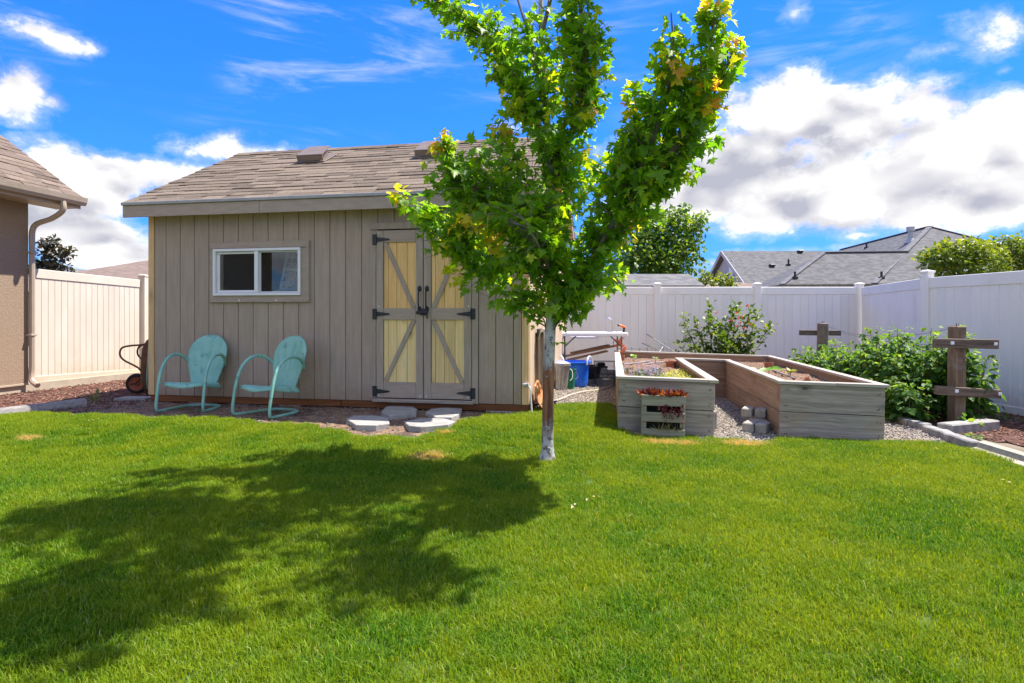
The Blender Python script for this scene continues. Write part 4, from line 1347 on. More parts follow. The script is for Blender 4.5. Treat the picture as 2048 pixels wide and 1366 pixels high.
m_creep = leafmat('yellow green creeper', (.52, .50, .04), (.30, .33, .03), (.10, .15, .02), extra=(.7, .68, .5), trans=.3)
m_flower = leafmat('pink red flowers', (.60, .05, .08), (.52, .03, .06), (.4, .02, .04), trans=.3)
m_straw = leafmat('straw green tuft', (.42, .38, .16), (.22, .24, .08), (.12, .14, .04), trans=.2)
m_seed = leafmat('seedling leaves', (.30, .42, .04), (.16, .34, .03), (.09, .22, .02), trans=.35)

def rand_dirs(n, r=nr):
    return unit(r.normal(size=(n, 3)))

# ================================================================== maple in the lawn
def build_maple():
    base = G(1094, 922)
    t = thing('maple_tree', 'young maple with pale scarred trunk and backlit green leaves in the middle of the lawn', 'tree', base)
    Y0 = base.y
    b = np.array(base)
    def Q(px, py, dy=0.0): return P(px, py, Y0 + dy)
    tr = [(1094, 930, 0), (1095, 905, 0), (1096, 800, 0), (1098, 740, 0), (1101, 660, 0), (1104, 600, 0), (1106, 500, .02), (1104, 400, .05), (1098, 300, .06), (1090, 180, .08), (1082, 40, .08), (1082, -120, .05), (1080, -300, -.05), (1070, -480, -.15)]
    pts = smoothpath([Q(*p) for p in tr], 5)
    n = len(pts)
    rad = []
    for p in pts:
        h = p.z - base.z
        r = .047 * (1 + .75 * math.exp(-h / .05)) if h < .35 else .047 - .006 * (h - .35)
        if h > 1.25: r = .0416 - (h - 1.25) * .0085
        rad.append(max(r, .008))
    m = MB()
    loc = lambda p: Vector(p) - Vector(base)
    m.tube([loc(p) for p in pts], rad, 14)
    # bark colour: pale with dark scars, a raw brown strip between knee and hip height
    bm, T, bs = base_mat('maple trunk bark')
    v = coords(T, False, False)
    sp = T.new('ShaderNodeSeparateXYZ'); T.l.new(v, sp.inputs[0])
    n1 = T.noise(T.scalevec(v, (3, 3, 1.2)), 6, 6, .65)
    col = T.mix(T.step(n1, .38, .62), (.52, .505, .47), (.36, .35, .325))
    scar = T.noise(T.scalevec(v, (1, 1, .7)), 24, 4, .55)
    col = T.mix(T.math('MULTIPLY', T.step(scar, .58, .66), .85), col, (.07, .055, .045))
    raw = T.noise(T.scalevec(v, (26, 26, 2.2)), 1, 4, .6)
    wob = T.noise(v, 9, 3)
    ragged = T.noise(T.scalevec(v, (34, 34, 5)), 1, 5, .65)
    zz = T.math('ADD', sp.outputs[2], T.math('ADD', T.math('MULTIPLY', T.math('SUBTRACT', wob, .5), .25), T.math('MULTIPLY', T.math('SUBTRACT', ragged, .5), .55)))
    band = T.math('MULTIPLY', T.step(zz, .14, .40), T.step(zz, .80, .74))
    side = T.step(T.math('ADD', T.math('SUBTRACT', sp.outputs[0], T.math('MULTIPLY', sp.outputs[1], .6)), T.math('MULTIPLY', T.math('SUBTRACT', wob, .5), .12)), -.06, -.03)
    rawc = T.mix(T.step(raw, .35, .66), (.34, .155, .07), (.11, .045, .022))
    col = T.mix(T.math('MULTIPLY', band, side), col, rawc)
    low = T.math('MULTIPLY', T.step(zz, .5, .25), T.step(scar, .50, .6))
    col = T.mix(T.math('MULTIPLY', low, .55), col, (.12, .085, .06))
    T.l.new(col, bs.inputs['Base Color']); bs.inputs['Roughness'].default_value = .9
    bump(T, bs, T.math('ADD', T.noise(T.scalevec(v, (2, 2, 1)), 22, 4), T.math('MULTIPLY', raw, T.math('MULTIPLY', band, side))), .8, .008)
    m.build('trunk', bm, t, True)
    # pruning scars
    for (h, a, r) in ((1.02, -1.4, .013), (.88, -1.9, .011), (.78, -1.2, .010), (.28, -1.75, .017), (.11, -1.5, .018), (.70, -2.1, .011), (1.12, -1.1, .010)):
        rr = .046 - .005 * h
        i = min(range(n), key=lambda k: abs(pts[k].z - base.z - h))
        c = loc(pts[i]); c.z = h
        c += Vector((math.cos(a) * rr, math.sin(a) * rr, 0))
        M = Vector((math.cos(a), math.sin(a), 0)).to_track_quat('Z', 'Y').to_matrix()
        MB().lathe([(0, .004), (r * .5, .005), (r * .7, .010), (r, .006), (r * 1.25, -.004)], 12, c, M @ Matrix.Diagonal((1, 1, 1))).build('branch_scar', m_bark, t, True)
    limbs = []
    def limb(pl, r0, r1):
        p = smoothpath([Q(*q) for q in pl], 5)
        k = len(p)
        limbs.append(p)
        MB().tube([loc(q) for q in p], [r0 + (r1 - r0) * i / (k - 1) for i in range(k)], 8).build('limb', m_limb if r0 < .03 else m_bark, t, True)
    limbs.append(pts[int(n * .42):])
    limb([(1102, 660, 0), (1122, 625, -.03), (1150, 570, -.08), (1200, 490, -.18), (1238, 425, -.3), (1275, 350, -.5), (1310, 270, -.65), (1335, 190, -.8), (1345, 90, -.9), (1342, 25, -.95)], .026, .005)
    limb([(1225, 450, -.25), (1290, 380, -.45), (1350, 290, -.65), (1400, 180, -.85), (1425, 60, -.95), (1440, -30, -1.0), (1450, -160, -1.1)], .022, .005)
    limb([(1350, 290, -.65), (1410, 220, -.7), (1455, 130, -.8), (1478, 85, -.8)], .012, .004)
    limb([(1106, 540, 0), (1060, 545, .1), (1000, 535, .2), (930, 505, .3), (880, 470, .35), (840, 430, .4), (800, 400, .4)], .02, .004)
    limb([(1105, 470, 0), (1050, 440, -.15), (980, 400, -.25), (930, 350, -.35), (895, 310, -.38), (885, 280, -.4)], .018, .004)
    limb([(1103, 420, .05), (1060, 370, .1), (1015, 320, .15), (990, 265, .2)], .014, .004)
    limb([(1095, 270, .06), (1060, 230, .1), (1030, 180, .15), (1000, 110, .2), (950, 50, .2), (890, 10, .25), (840, -20, .3)], .022, .005)
    limb([(1100, 330, .05), (1140, 270, -.1), (1160, 190, -.2), (1165, 90, -.25), (1160, -40, -.3), (1170, -200, -.3)], .022, .006)
    limb([(1090, 200, .08), (1060, 80, .2), (1020, -60, .3), (1000, -200, .35)], .016, .005)
    limb([(1105, 560, 0), (1090, 520, -.3), (1070, 480, -.55), (1050, 440, -.7)], .016, .005)
    limb([(1106, 540, 0), (1130, 520, .3), (1180, 470, .5), (1240, 450, .6)], .016, .005)
    # limbs above the frame that throw the lawn's shadow
    def limbw(pl, r0, r1):
        p = smoothpath([Vector(q) for q in pl], 5); k = len(p); limbs.append(p)
        MB().tube([loc(q) for q in p], [r0 + (r1 - r0) * i / (k - 1) for i in range(k)], 8).build('limb', m_limb, t, True)
    limbw([(.25, 5.0, 3.55), (.45, 4.6, 4.2), (.8, 3.8, 4.7), (.8, 3.1, 5.0)], .018, .006)
    limbw([(1.40, 3.88, 3.35), (1.5, 3.7, 4.0), (1.7, 3.4, 4.35)], .012, .006)
    limbw([(.3, 4.8, 4.6), (.1, 4.6, 5.1), (-.3, 4.4, 5.5)], .022, .006)
    limbw([(.3, 4.8, 4.9), (.5, 4.7, 5.6), (.5, 4.7, 6.3)], .022, .006)
    limbw([(.3, 4.8, 4.0), (.2, 4.0, 4.3), (.1, 3.2, 4.5)], .02, .006)
    LP = np.array([list(p) for l in limbs for p in l])
    # crown masses: pixel, depth offset, half sizes in pixels, half depth in metres, twigs
    blobs = [(905, 470, .3, 85, 62, .40, 66), (840, 430, .38, 40, 36, .2, 18), (800, 393, .4, 18, 12, .08, 5), (960, 545, .15, 70, 45, .3, 34), (1010, 585, .1, 35, 25, .2, 14), (890, 350, -.35, 52, 50, .25, 30), (880, 285, -.4, 15, 20, .08, 8),
             (985, 340, -.1, 62, 58, .4, 46), (1000, 275, .15, 22, 24, .12, 10), (960, 420, -.15, 80, 60, .38, 54),
             (1080, 400, -.1, 75, 95, .38, 74), (1060, 490, -.25, 95, 70, .42, 74), (1130, 480, -.1, 85, 90, .36, 74), (1200, 520, -.05, 70, 68, .36, 44), (1250, 460, .0, 34, 48, .35, 22), (1130, 575, -.1, 65, 40, .35, 38), (1160, 608, -.1, 32, 26, .2, 12),
             (1060, 130, .1, 75, 120, .45, 88), (1158, 105, -.2, 66, 130, .4, 92), (1000, 90, .2, 70, 75, .35, 40), (920, 35, .22, 60, 36, .25, 26), (850, -5, .3, 40, 34, .2, 14), (1100, 260, 0, 52, 70, .35, 44), (1045, 215, .1, 38, 52, .25, 24), (1165, 230, -.2, 44, 56, .28, 26), (1198, 180, -.25, 20, 42, .15, 10), (1175, 330, -.05, 40, 50, .3, 26),
             (1230, 385, -.25, 92, 78, .5, 58), (1295, 315, -.45, 96, 84, .5, 62), (1215, 330, -.2, 50, 44, .3, 16), (1250, 290, -.45, 34, 44, .2, 18), (1345, 230, -.65, 74, 84, .42, 54), (1405, 170, -.8, 60, 80, .36, 42), (1338, 100, -.9, 28, 70, .2, 28), (1425, 50, -.95, 26, 62, .2, 22), (1458, 125, -.8, 24, 44, .16, 15), (1262, 205, -.5, 22, 36, .14, 10),
             (1290, 410, -.3, 54, 40, .3, 20), (1395, 275, -.65, 44, 58, .26, 22), (1345, 345, -.5, 36, 36, .2, 14), (1375, 330, -.6, 26, 30, .16, 8),
             (1240, 560, .2, 30, 24, .2, 8)]
    tips = []
    for px, py, dy, rx, ry, rd, k in blobs:
        c = Q(px, py, dy); s = (Y0 + dy) / FPX
        for _ in range(int(k * 1.0)):
            d = rand_dirs(1)[0] * nr.rand() ** .42
            tips.append((c.x + d[0] * rx * s, c.y + d[1] * rd, c.z + d[2] * ry * s))
    for c, r, k in (((.3, 4.5, 5.3), (.85, .6, .75), 120), ((.7, 3.5, 4.75), (.6, .55, .42), 84), ((1.6, 3.5, 4.25), (.45, .35, .35), 44), ((.4, 4.7, 6.1), (.45, .4, .5), 46),
                    ((.2, 3.3, 4.4), (.45, .42, .38), 44), ((1.0, 4.2, 4.4), (.6, .5, .4), 60), ((-.2, 4.7, 4.9), (.5, .4, .5), 40), ((1.4, 4.8, 4.5), (.5, .4, .5), 40), ((.85, 4.35, 5.5), (.6, .5, .5), 50), ((.9, 3.2, 5.0), (.5, .35, .3), 30)):
        for _ in range(int(k * 1.1)):
            d = rand_dirs(1)[0] * nr.rand() ** .42
            tips.append((c[0] + d[0] * r[0], c[1] + d[1] * r[1], c[2] + d[2] * r[2]))
    tw = MB()
    REDTIPS = [(1478, 78), (1345, 20), (1440, 5), (1155, 195), (1258, 150), (1355, 130), (1000, 262), (885, 275), (798, 390), (1275, 458), (1425, 210), (1240, 220), (915, 455), (980, 470)]
    pos, tipd, nrm, size, tint = [], [], [], [], []
    up = np.array((0, 0, 1.0))
    for tp in tips:
        tp = np.array(tp)
        # start from a limb point lower than the tip where possible
        dd = np.linalg.norm(LP - tp, axis=1) + np.maximum(0, LP[:, 2] - tp[2] + .12) * 1.4
        s = LP[int(np.argmin(dd))]
        d = tp - s; Ls = np.linalg.norm(d)
        if Ls < .05: continue
        mid = s + d * .55 + np.array((0, 0, .06 * Ls)) + nr.normal(size=3) * .03 * Ls
        P4 = [s, s * .45 + mid * .55, mid, mid * .4 + tp * .6, tp]
        tw.tube([Vector(p) - Vector(base) for p in P4], [.0045, .004, .0033, .0026, .0015], 4, caps=False)
        nl = max(5, int(5 + Ls * 10))
        ax = d / Ls
        young = nr.rand() < .13
        tpx = 1024 + tp[0] / tp[1] * FPX; tpy = HOR - (tp[2] - CAM_H) / tp[1] * FPX
        red = min((tpx - a_) ** 2 + (tpy - b_) ** 2 for a_, b_ in REDTIPS) < 26 ** 2
        for i in range(nl):
            q = 1 - (i / nl) * min(.85, .34 / Ls + .3)
            if q > .55: k = (q - .55) / .45; p = mid * (1 - k) + tp * k
            else: k = q / .55; p = s * (1 - k) + mid * k
            out = rand_dirs(1)[0]; out = out - ax * out.dot(ax) * .6
            out /= np.linalg.norm(out) + 1e-9
            dirn = out * .75 + ax * .35 + np.array((0, 0, -.55 + .3 * nr.normal()))
            dirn /= np.linalg.norm(dirn)
            pl = .035 + .04 * nr.rand()
            stem = out * pl + np.array((0, 0, .25 * pl))
            pos.append(p + stem); tipd.append(dirn)
            nn = up * .9 + out * .35 + nr.normal(size=3) * .35
            nrm.append(nn)
            size.append((.036 + .058 * nr.rand() ** 1.2) * (1.0 if q < .97 else .8))
            v = nr.beta(1.3, 3.2) * .8
            if red and q > .6: v = (.84 + .16 * nr.rand()) if q > .88 else .68 + .2 * nr.rand()
            elif q > .75 and young: v = .55 + .27 * nr.rand()
            tint.append(min(v, 1))
    pos, tipd, nrm, size, tint = map(np.array, (pos, tipd, nrm, size, tint))
    tw.build('twigs', m_limb, t)
    bpy.context.view_layer.update()
    # the 300 leaves that show largest are leaves of their own, the rest is one mass
    sx = 1024 + pos[:, 0] / pos[:, 1] * FPX; sy = HOR - (pos[:, 2] - CAM_H) / pos[:, 1] * FPX
    vis = (sy > 5) & (sy < 1300) & (sx > 0) & (sx < 2048)
    key = np.where(vis, size / pos[:, 1], -1)
    # nearest along the ray first: keep the leaf nearest the camera in each small cell
    order = np.argsort(pos[:, 1])
    seen, pick = set(), []
    for i in order:
        if not vis[i]: continue
        cell = (int(sx[i] // 22), int(sy[i] // 22))
        if cell in seen: continue
        seen.add(cell); pick.append(i)
    pick = sorted(pick, key=lambda i: -key[i])[:300]
    pk = np.zeros(len(pos), bool); pk[pick] = True
    variants = []
    for ti in np.linspace(.02, .98, 14):
        V, F = outline_leaf([(0, 0), (.17, -.13), (.44, -.13), (.33, .06), (.5, .14), (.74, .46), (.46, .46), (.21, .40), (.34, .68), (.17, .72), (0, 1.05)], (0, .28), rng.uniform(.1, .4), rng.uniform(.1, .45))
        variants.append(mesh_np('leaf', V, F, m_maple, {'tint': [ti] * len(V)}))
    y = unit(tipd); x = unit(np.cross(y, nrm)); z = np.cross(x, y)
    for i in pick:
        M = Matrix((x[i], y[i], z[i])).transposed().to_4x4()
        M = Matrix.Translation(pos[i] - b) @ M @ Matrix.Scale(size[i], 4)
        o = bpy.data.objects.new('leaf', variants[min(13, int(tint[i] * 14))])
        COL.objects.link(o); o.parent = t; o.matrix_local = M
    rest = ~pk
    o = link(bpy.data.objects.new('foliage', leaf_cloud(MAPLE, pos[rest] - b, tipd[rest], nrm[rest], size[rest], tint[rest], m_maple)), t)
    o['kind'] = 'stuff'
    # two shoots low on the trunk
    sp_, st_, sn_, ss_, stt = [], [], [], [], []
    for c in (Q(1118, 686, -.04),):
        for k in range(7):
            a = k * 1.1
            sp_.append(np.array(c) - b + np.array((.02 * math.cos(a), .02 * math.sin(a), 0))); st_.append((math.cos(a), math.sin(a), -.1)); sn_.append((0, 0, 1)); ss_.append(.05 + .02 * nr.rand()); stt.append(.5)
    link(bpy.data.objects.new('shoot', leaf_cloud(MAPLE, sp_, st_, sn_, ss_, stt, m_maple, 'shoot')), t)
    return len(pos)
build_maple()

# ================================================================== other plants
def blob_plant(name, label, cat, base, blobs, n, leaf, size, mat_, stems=None, group=None, updroop=.2, tintf=None, stem_r=.012, shell=.45, stem_mat=None, trunk_mat=None):
    """trunk or stems and leaf masses: blobs = (offset from base, half sizes, share)"""
    t = thing(name, label, cat, base, group=group)
    pos, tipd, nrm, size_, tint = [], [], [], [], []
    tot = sum(b[2] for b in blobs)
    for c, r, share in blobs:
        k = int(n * share / tot)
        d = rand_dirs(k) * (nr.rand(k, 1) ** shell)
        # uneven surface
        lump = 1 + .22 * np.sin(d[:, 0:1] * 7 + c[0] * 5) * np.sin(d[:, 2:3] * 6 + c[2] * 3) + .12 * nr.normal(size=(k, 1))
        p = np.array(c) + d * np.array(r) * lump
        pos.append(p)
        td = d * .7 + nr.normal(size=(k, 3)) * .5; td[:, 2] -= updroop
        tipd.append(td)
        nn = nr.normal(size=(k, 3)) * .5 + d * .4; nn[:, 2] += .8
        nrm.append(nn)
        size_.append(size * (.6 + .7 * nr.rand(k)))
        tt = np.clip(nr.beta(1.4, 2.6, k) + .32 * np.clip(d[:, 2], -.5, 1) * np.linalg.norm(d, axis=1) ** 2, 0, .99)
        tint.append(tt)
    if stems:
        m = MB()
        for s in stems: m.tube(smoothpath(s[0], 4), [s[1] + (s[2] - s[1]) * i / (4 * (len(s[0]) - 1)) for i in range(4 * (len(s[0]) - 1) + 1)], 7)
        m.build('trunk' if cat == 'tree' else 'stems', stem_mat or m_limb, t, True)
    cat_ = np.concatenate
    o = link(bpy.data.objects.new('foliage', leaf_cloud(leaf, cat_(pos), cat_(tipd), cat_(nrm), cat_(size_), cat_(tint), mat_)), t)
    o['kind'] = 'stuff'
    return t
def back_trees():
    Y = 20.0
    s = Y / FPX
    c = P(1300, 560, Y)
    base = Vector((c.x, Y, 0))
    def off(px, py, dy=0): q = P(px, py, Y); return (q.x - base.x, dy, q.z)
    bl = []
    for px, py, rx, ry, dy, sh in ((1300, 500, 62, 50, 0, 3), (1345, 475, 50, 42, .2, 2), (1268, 520, 44, 48, -.4, 2), (1330, 530, 70, 40, -.3, 2.4), (1385, 452, 26, 26, .1, .8), (1340, 435, 34, 20, .2, .7), (1290, 455, 36, 28, 0, 1), (1375, 500, 34, 30, 0, 1), (1240, 545, 40, 36, 0, 1.2), (1330, 560, 70, 36, 0, 1.6), (1400, 440, 12, 12, 0, .2), (1300, 430, 16, 12, 0, .25), (1362, 420, 10, 14, 0, .2)):
        bl.append((off(px, py, dy), (rx * s, .9, ry * s), sh))
    st = [([(0, 0, -.1), (.05, 0, 1.2), (0, 0, 2.2), (.2, 0, 3.2)], .16, .05), ([(.02, 0, 1.4), (.5, .1, 2.3), (1.1, .1, 3.2)], .08, .03), ([(0, 0, 1.3), (-.5, -.2, 2.2), (-.8, -.2, 2.9)], .07, .02)]
    blob_plant('leafy_tree', 'broad green tree behind the back fence, right of the maple crown', 'tree', base, bl, 7500, RHOMB, .15, m_treeleaf, st)
    # small dark tree past the almond fence
    Y = 16.0; s = Y / FPX
    c = P(100, 560, Y); base = Vector((c.x, Y, 0))
    bl = [(off2(base, px, py, Y), (rx * s, .3, ry * s), sh) for px, py, rx, ry, sh in ((95, 485, 14, 8, 1), (100, 505, 22, 9, 1.4), (92, 525, 26, 10, 1.6), (125, 510, 22, 10, 1.2), (78, 533, 18, 10, 1.2), (120, 535, 24, 10, 1.4), (95, 552, 45, 14, 2), (136, 500, 9, 8, .5), (108, 480, 8, 5, .4))]
    st = [([(0, 0, -.1), (.02, 0, 1.2), (0, 0, 2.4), (-.05, 0, 3.1)], .06, .015), ([(0, 0, 1.6), (.2, 0, 2.2), (.42, 0, 2.8)], .03, .01), ([(0, 0, 1.5), (-.2, 0, 2.1), (-.3, 0, 2.5)], .03, .01)]
    blob_plant('small_tree', 'small dark purplish tree showing over the almond fence', 'tree', base, bl, 900, RHOMB, .13, m_darkleaf, st)
def off2(base, px, py, Y, dy=0):
    q = P(px, py, Y); return (q.x - base.x, dy, q.z - base.z)
back_trees()
def hedge_right():
    Y = 11.5; s = Y / FPX
    c = P(1915, 560, Y); base = Vector((c.x, Y, -.08))
    bl = [(off2(base, px, py, Y), (rx * s, .6, ry * s), sh) for px, py, rx, ry, sh in ((1915, 522, 56, 40, 4), (1880, 515, 28, 24, 1.2), (1950, 512, 30, 26, 1.2), (1915, 500, 40, 20, 1.4), (1915, 590, 62, 60, 3))]
    st = [([(0, 0, 0), (.02, 0, .8), (0, 0, 1.6)], .06, .03)]
    blob_plant('rounded_shrub', 'tall rounded yellow green shrub behind the right fence', 'shrub', base, bl, 4200, RHOMB, .085, m_hedge, st, shell=.3)
    Y = 10.6; s = Y / FPX
    c = P(1998, 560, Y); base = Vector((c.x, Y, -.08))
    bl = [(off2(base, px, py, Y), (rx * s, .22, ry * s), sh) for px, py, rx, ry, sh in ((1998, 508, 5, 10, .3), (1998, 525, 12, 14, .7), (1998, 548, 20, 20, 1.4), (1998, 600, 30, 55, 3))]
    blob_plant('conical_shrub', 'small cone shaped shrub with an orange tip behind the right fence', 'shrub', base, bl, 1500, NARROW, .075, m_hedge, [([(0, 0, 0), (0, 0, .8), (0, 0, 1.9)], .04, .01)], updroop=-.5, shell=.4)
    Y = 12.4; s = Y / FPX
    c = P(2045, 560, Y); base = Vector((c.x, Y, -.08))
    bl = [(off2(base, px, py, Y), (rx * s, .6, ry * s), sh) for px, py, rx, ry, sh in ((2045, 510, 36, 34, 3), (1996, 485, 14, 13, .6), (2060, 545, 60, 60, 4), (1985, 500, 12, 14, .5), (2010, 498, 18, 18, .8))]
    blob_plant('rounded_shrub', 'green shrub at the right frame edge behind the cone shaped one', 'shrub', base, bl, 3600, RHOMB, .085, m_hedge, [([(0, 0, 0), (.02, 0, .8), (0, 0, 1.6)], .06, .03)], shell=.3)
    Y = 17.5; s = Y / FPX
    c = P(1440, 575, Y); base = Vector((c.x, Y, 0))
    bl = [(off2(base, px, py, Y), (rx * s, .3, ry * s), sh) for px, py, rx, ry, sh in ((1410, 558, 20, 12, 1), (1445, 562, 22, 16, 1.4), (1465, 568, 12, 14, .8), (1440, 585, 40, 24, 2), (1412, 548, 9, 6, .3))]
    blob_plant('open_shrub', 'loose yellow green shrub top in front of the grey gable house', 'shrub', base, bl, 700, RHOMB, .11, m_hedge, [([(0, 0, 0), (0, 0, 1), (.1, 0, 1.9)], .04, .01), ([(0, 0, .6), (-.4, 0, 1.9)], .03, .01)])
hedge_right()

def flowering_bush():
    Y = 11.2; s = Y / FPX
    c = P(1445, 700, Y); base = Vector((c.x, Y, g(c.x, Y)))
    t = thing('flowering_bush', 'upright glossy bush with pink red blooms against the back fence', 'bush', base)
    st = MB(); pos, tip, nrm, siz, tin = [], [], [], [], []
    fp = []
    for (px, py, n) in ((1372, 636, 26), (1392, 640, 26), (1424, 612, 34), (1412, 640, 30), (1440, 650, 36), (1470, 612, 34), (1482, 620, 34), (1500, 622, 34), (1520, 628, 26), (1532, 655, 22), (1505, 660, 30), (1460, 660, 38), (1430, 670, 38), (1400, 668, 32), (1375, 668, 24), (1358, 690, 20), (1480, 675, 38), (1450, 690, 38), (1510, 690, 26), (1395, 695, 28), (1420, 700, 30), (1480, 700, 30)):
        tp = np.array(off2(base, px, py, Y, rng.uniform(-.28, .28)))
        s0 = np.array((rng.uniform(-.12, .12), rng.uniform(-.08, .08), 0))
        mid = s0 * .4 + tp * .6 + np.array((0, 0, -.12)) * (1 if abs(tp[0]) > .3 else .2)
        st.tube([Vector(s0), Vector(s0 * .5 + mid * .5), Vector(mid), Vector(tp)], [.012, .009, .006, .003], 5, caps=False)
        for i in range(int(n * 3.0)):
            q = 1 - .8 * nr.rand() ** 1.3
            p = (mid * (1 - (q - .5) * 2) + tp * ((q - .5) * 2)) if q > .5 else s0 * (1 - q * 2) + mid * q * 2
            d = rand_dirs(1)[0] + np.array((0, 0, .35))
            pos.append(p + d * .12 * nr.rand()); tip.append(d); nrm.append(rand_dirs(1)[0] * .6 + np.array((0, 0, 1))); siz.append(.055 + .04 * nr.rand()); tin.append(min(.95, nr.beta(1.4, 2.2) + .15 * (q > .9)))
    for px, py in ((1466, 636), (1470, 646), (1474, 634), (1464, 652), (1478, 655), (1462, 626), (1484, 612), (1423, 625), (1488, 648), (1452, 640)):
        c_ = np.array(off2(base, px, py, Y, -.26)); fp.append(c_)
    st.build('stems', m_limb, t)
    o = link(bpy.data.objects.new('foliage', leaf_cloud(OVATE, pos, tip, nrm, siz, tin, m_bushleaf)), t); o['kind'] = 'stuff'
    for c_ in fp:
        d = rand_dirs(14); d[:, 1] -= .3
        link(bpy.data.objects.new('flower', leaf_cloud(RHOMB, c_ + d * .006, d, rand_dirs(14), .020 + .010 * nr.rand(14), nr.rand(14), m_flower, 'flower')), t)
flowering_bush()

def raspberry():
    """canes with three-part leaves"""
    specs = [(5.06, 9.95, .72, 32, .40, 'raspberry bush around the farther trellis post'), (5.10, 9.2, .82, 36, .46, 'raspberry bush just in front of the farther trellis post'), (5.12, 8.5, .92, 40, .48, 'middle raspberry bush of the row beside the right planter arm'),
             (5.12, 7.8, 1.10, 44, .46, 'tallest raspberry bush of the row, left behind the nearer trellis post'), (5.48, 7.25, 1.0, 30, .26, 'raspberry bush right of the nearer trellis post'), (4.66, 7.2, .5, 24, .24, 'low raspberry bush at the foot of the nearer trellis post')]
    L3 = []
    for a, s, dx in ((0, 1.0, 0), (1.15, .82, 0), (-1.15, .82, 0)):
        V, F = OVATE
        L3.append((a, s))
    big = []
    for bx, by, hh, nc, rad, lab in specs:
        z0 = g(bx, by)
        t = thing('raspberry_bush', lab, 'bush', (bx, by, z0), group='raspberry bushes along the trellis')
        st = MB(); pos, tip, nrm, siz, tin = [], [], [], [], []
        for c in range(nc):
            a = nr.rand() * 6.28; r = rad * math.sqrt(nr.rand())
            s0 = np.array((r * .5 * math.cos(a), r * .8 * math.sin(a), 0))
            h = hh * (.55 + .45 * nr.rand()) * (1.12 if c < 2 else 1)
            tp = np.array((r * 1.15 * math.cos(a) + .05 * nr.normal(), r * 1.3 * math.sin(a) + .05 * nr.normal(), h))
            mid = s0 * .5 + tp * .5 + nr.normal(size=3) * .03
            st.tube([Vector(s0), Vector(mid), Vector(tp)], [.006, .005, .003], 5, caps=False)
            nl = int(15 * h / 1.0) + 6
            for i in range(nl):
                q = .10 + .90 * i / (nl - 1)
                p = s0 * (1 - q * 2) + mid * q * 2 if q < .5 else mid * (2 - 2 * q) + tp * (2 * q - 1)
                az = i * 2.4 + c
                out = np.array((math.cos(az), math.sin(az), 0))
                pl = (.12 + .05 * nr.rand()) * (1.1 - .6 * q)
                node = p + out * pl + np.array((0, 0, .04))
                for ang, s in L3:
                    ca, sa = math.cos(ang), math.sin(ang)
                    d = np.array((out[0] * ca - out[1] * sa, out[0] * sa + out[1] * ca, -.30 + .25 * nr.normal()))
                    pos.append(node); tip.append(d); nrm.append(np.array((0, 0, 1)) + nr.normal(size=3) * .25 + out * .25)
                    siz.append(s * (.092 + .035 * nr.rand()) * (1.05 - .45 * q ** 3))
                    tin.append(min(.97, nr.beta(1.3, 3) * .8 + .55 * max(0, q - .75) * 2))
        st.build('canes', m_palecane, t)
        pos, tip, nrm, siz, tin = map(np.array, (pos, tip, nrm, siz, tin))
        # nearest leaves one by one
        wy = pos[:, 1] + by
        wx = pos[:, 0] + bx; wz = pos[:, 2] + z0
        front = np.zeros(len(pos), bool)
        if by < 8:
            sx, sy = 1024 + wx / wy * FPX, HOR - (wz - CAM_H) / wy * FPX
            seen = set()
            cnt = 0
            for i in np.argsort(wy):
                cell = (int(sx[i] // 18), int(sy[i] // 18))
                if cell in seen: continue
                seen.add(cell); front[i] = True; cnt += 1
                if cnt >= 110: break
            y = unit(tip); x = unit(np.cross(y, nrm)); z = np.cross(x, y)
            if not big:
                for ti in np.linspace(.05, .95, 8):
                    V, F = OVATE; big.append(mesh_np('leaf', V, F, m_berry, {'tint': [ti] * len(V)}))
            for i in np.nonzero(front)[0]:
                o = bpy.data.objects.new('leaf', big[min(7, int(tin[i] * 8))])
                COL.objects.link(o); o.parent = t
                o.matrix_local = Matrix.Translation(pos[i]) @ Matrix((x[i], y[i], z[i])).transposed().to_4x4() @ Matrix.Scale(siz[i], 4)
        rest = ~front
        o = link(bpy.data.objects.new('foliage', leaf_cloud(OVATE, pos[rest], tip[rest], nrm[rest], siz[rest], tin[rest], m_berry)), t); o['kind'] = 'stuff'
m_palecane = mat('raspberry canes', (.20, .22, .07), (.16, .12, .06), 20, rough=.7)
raspberry()
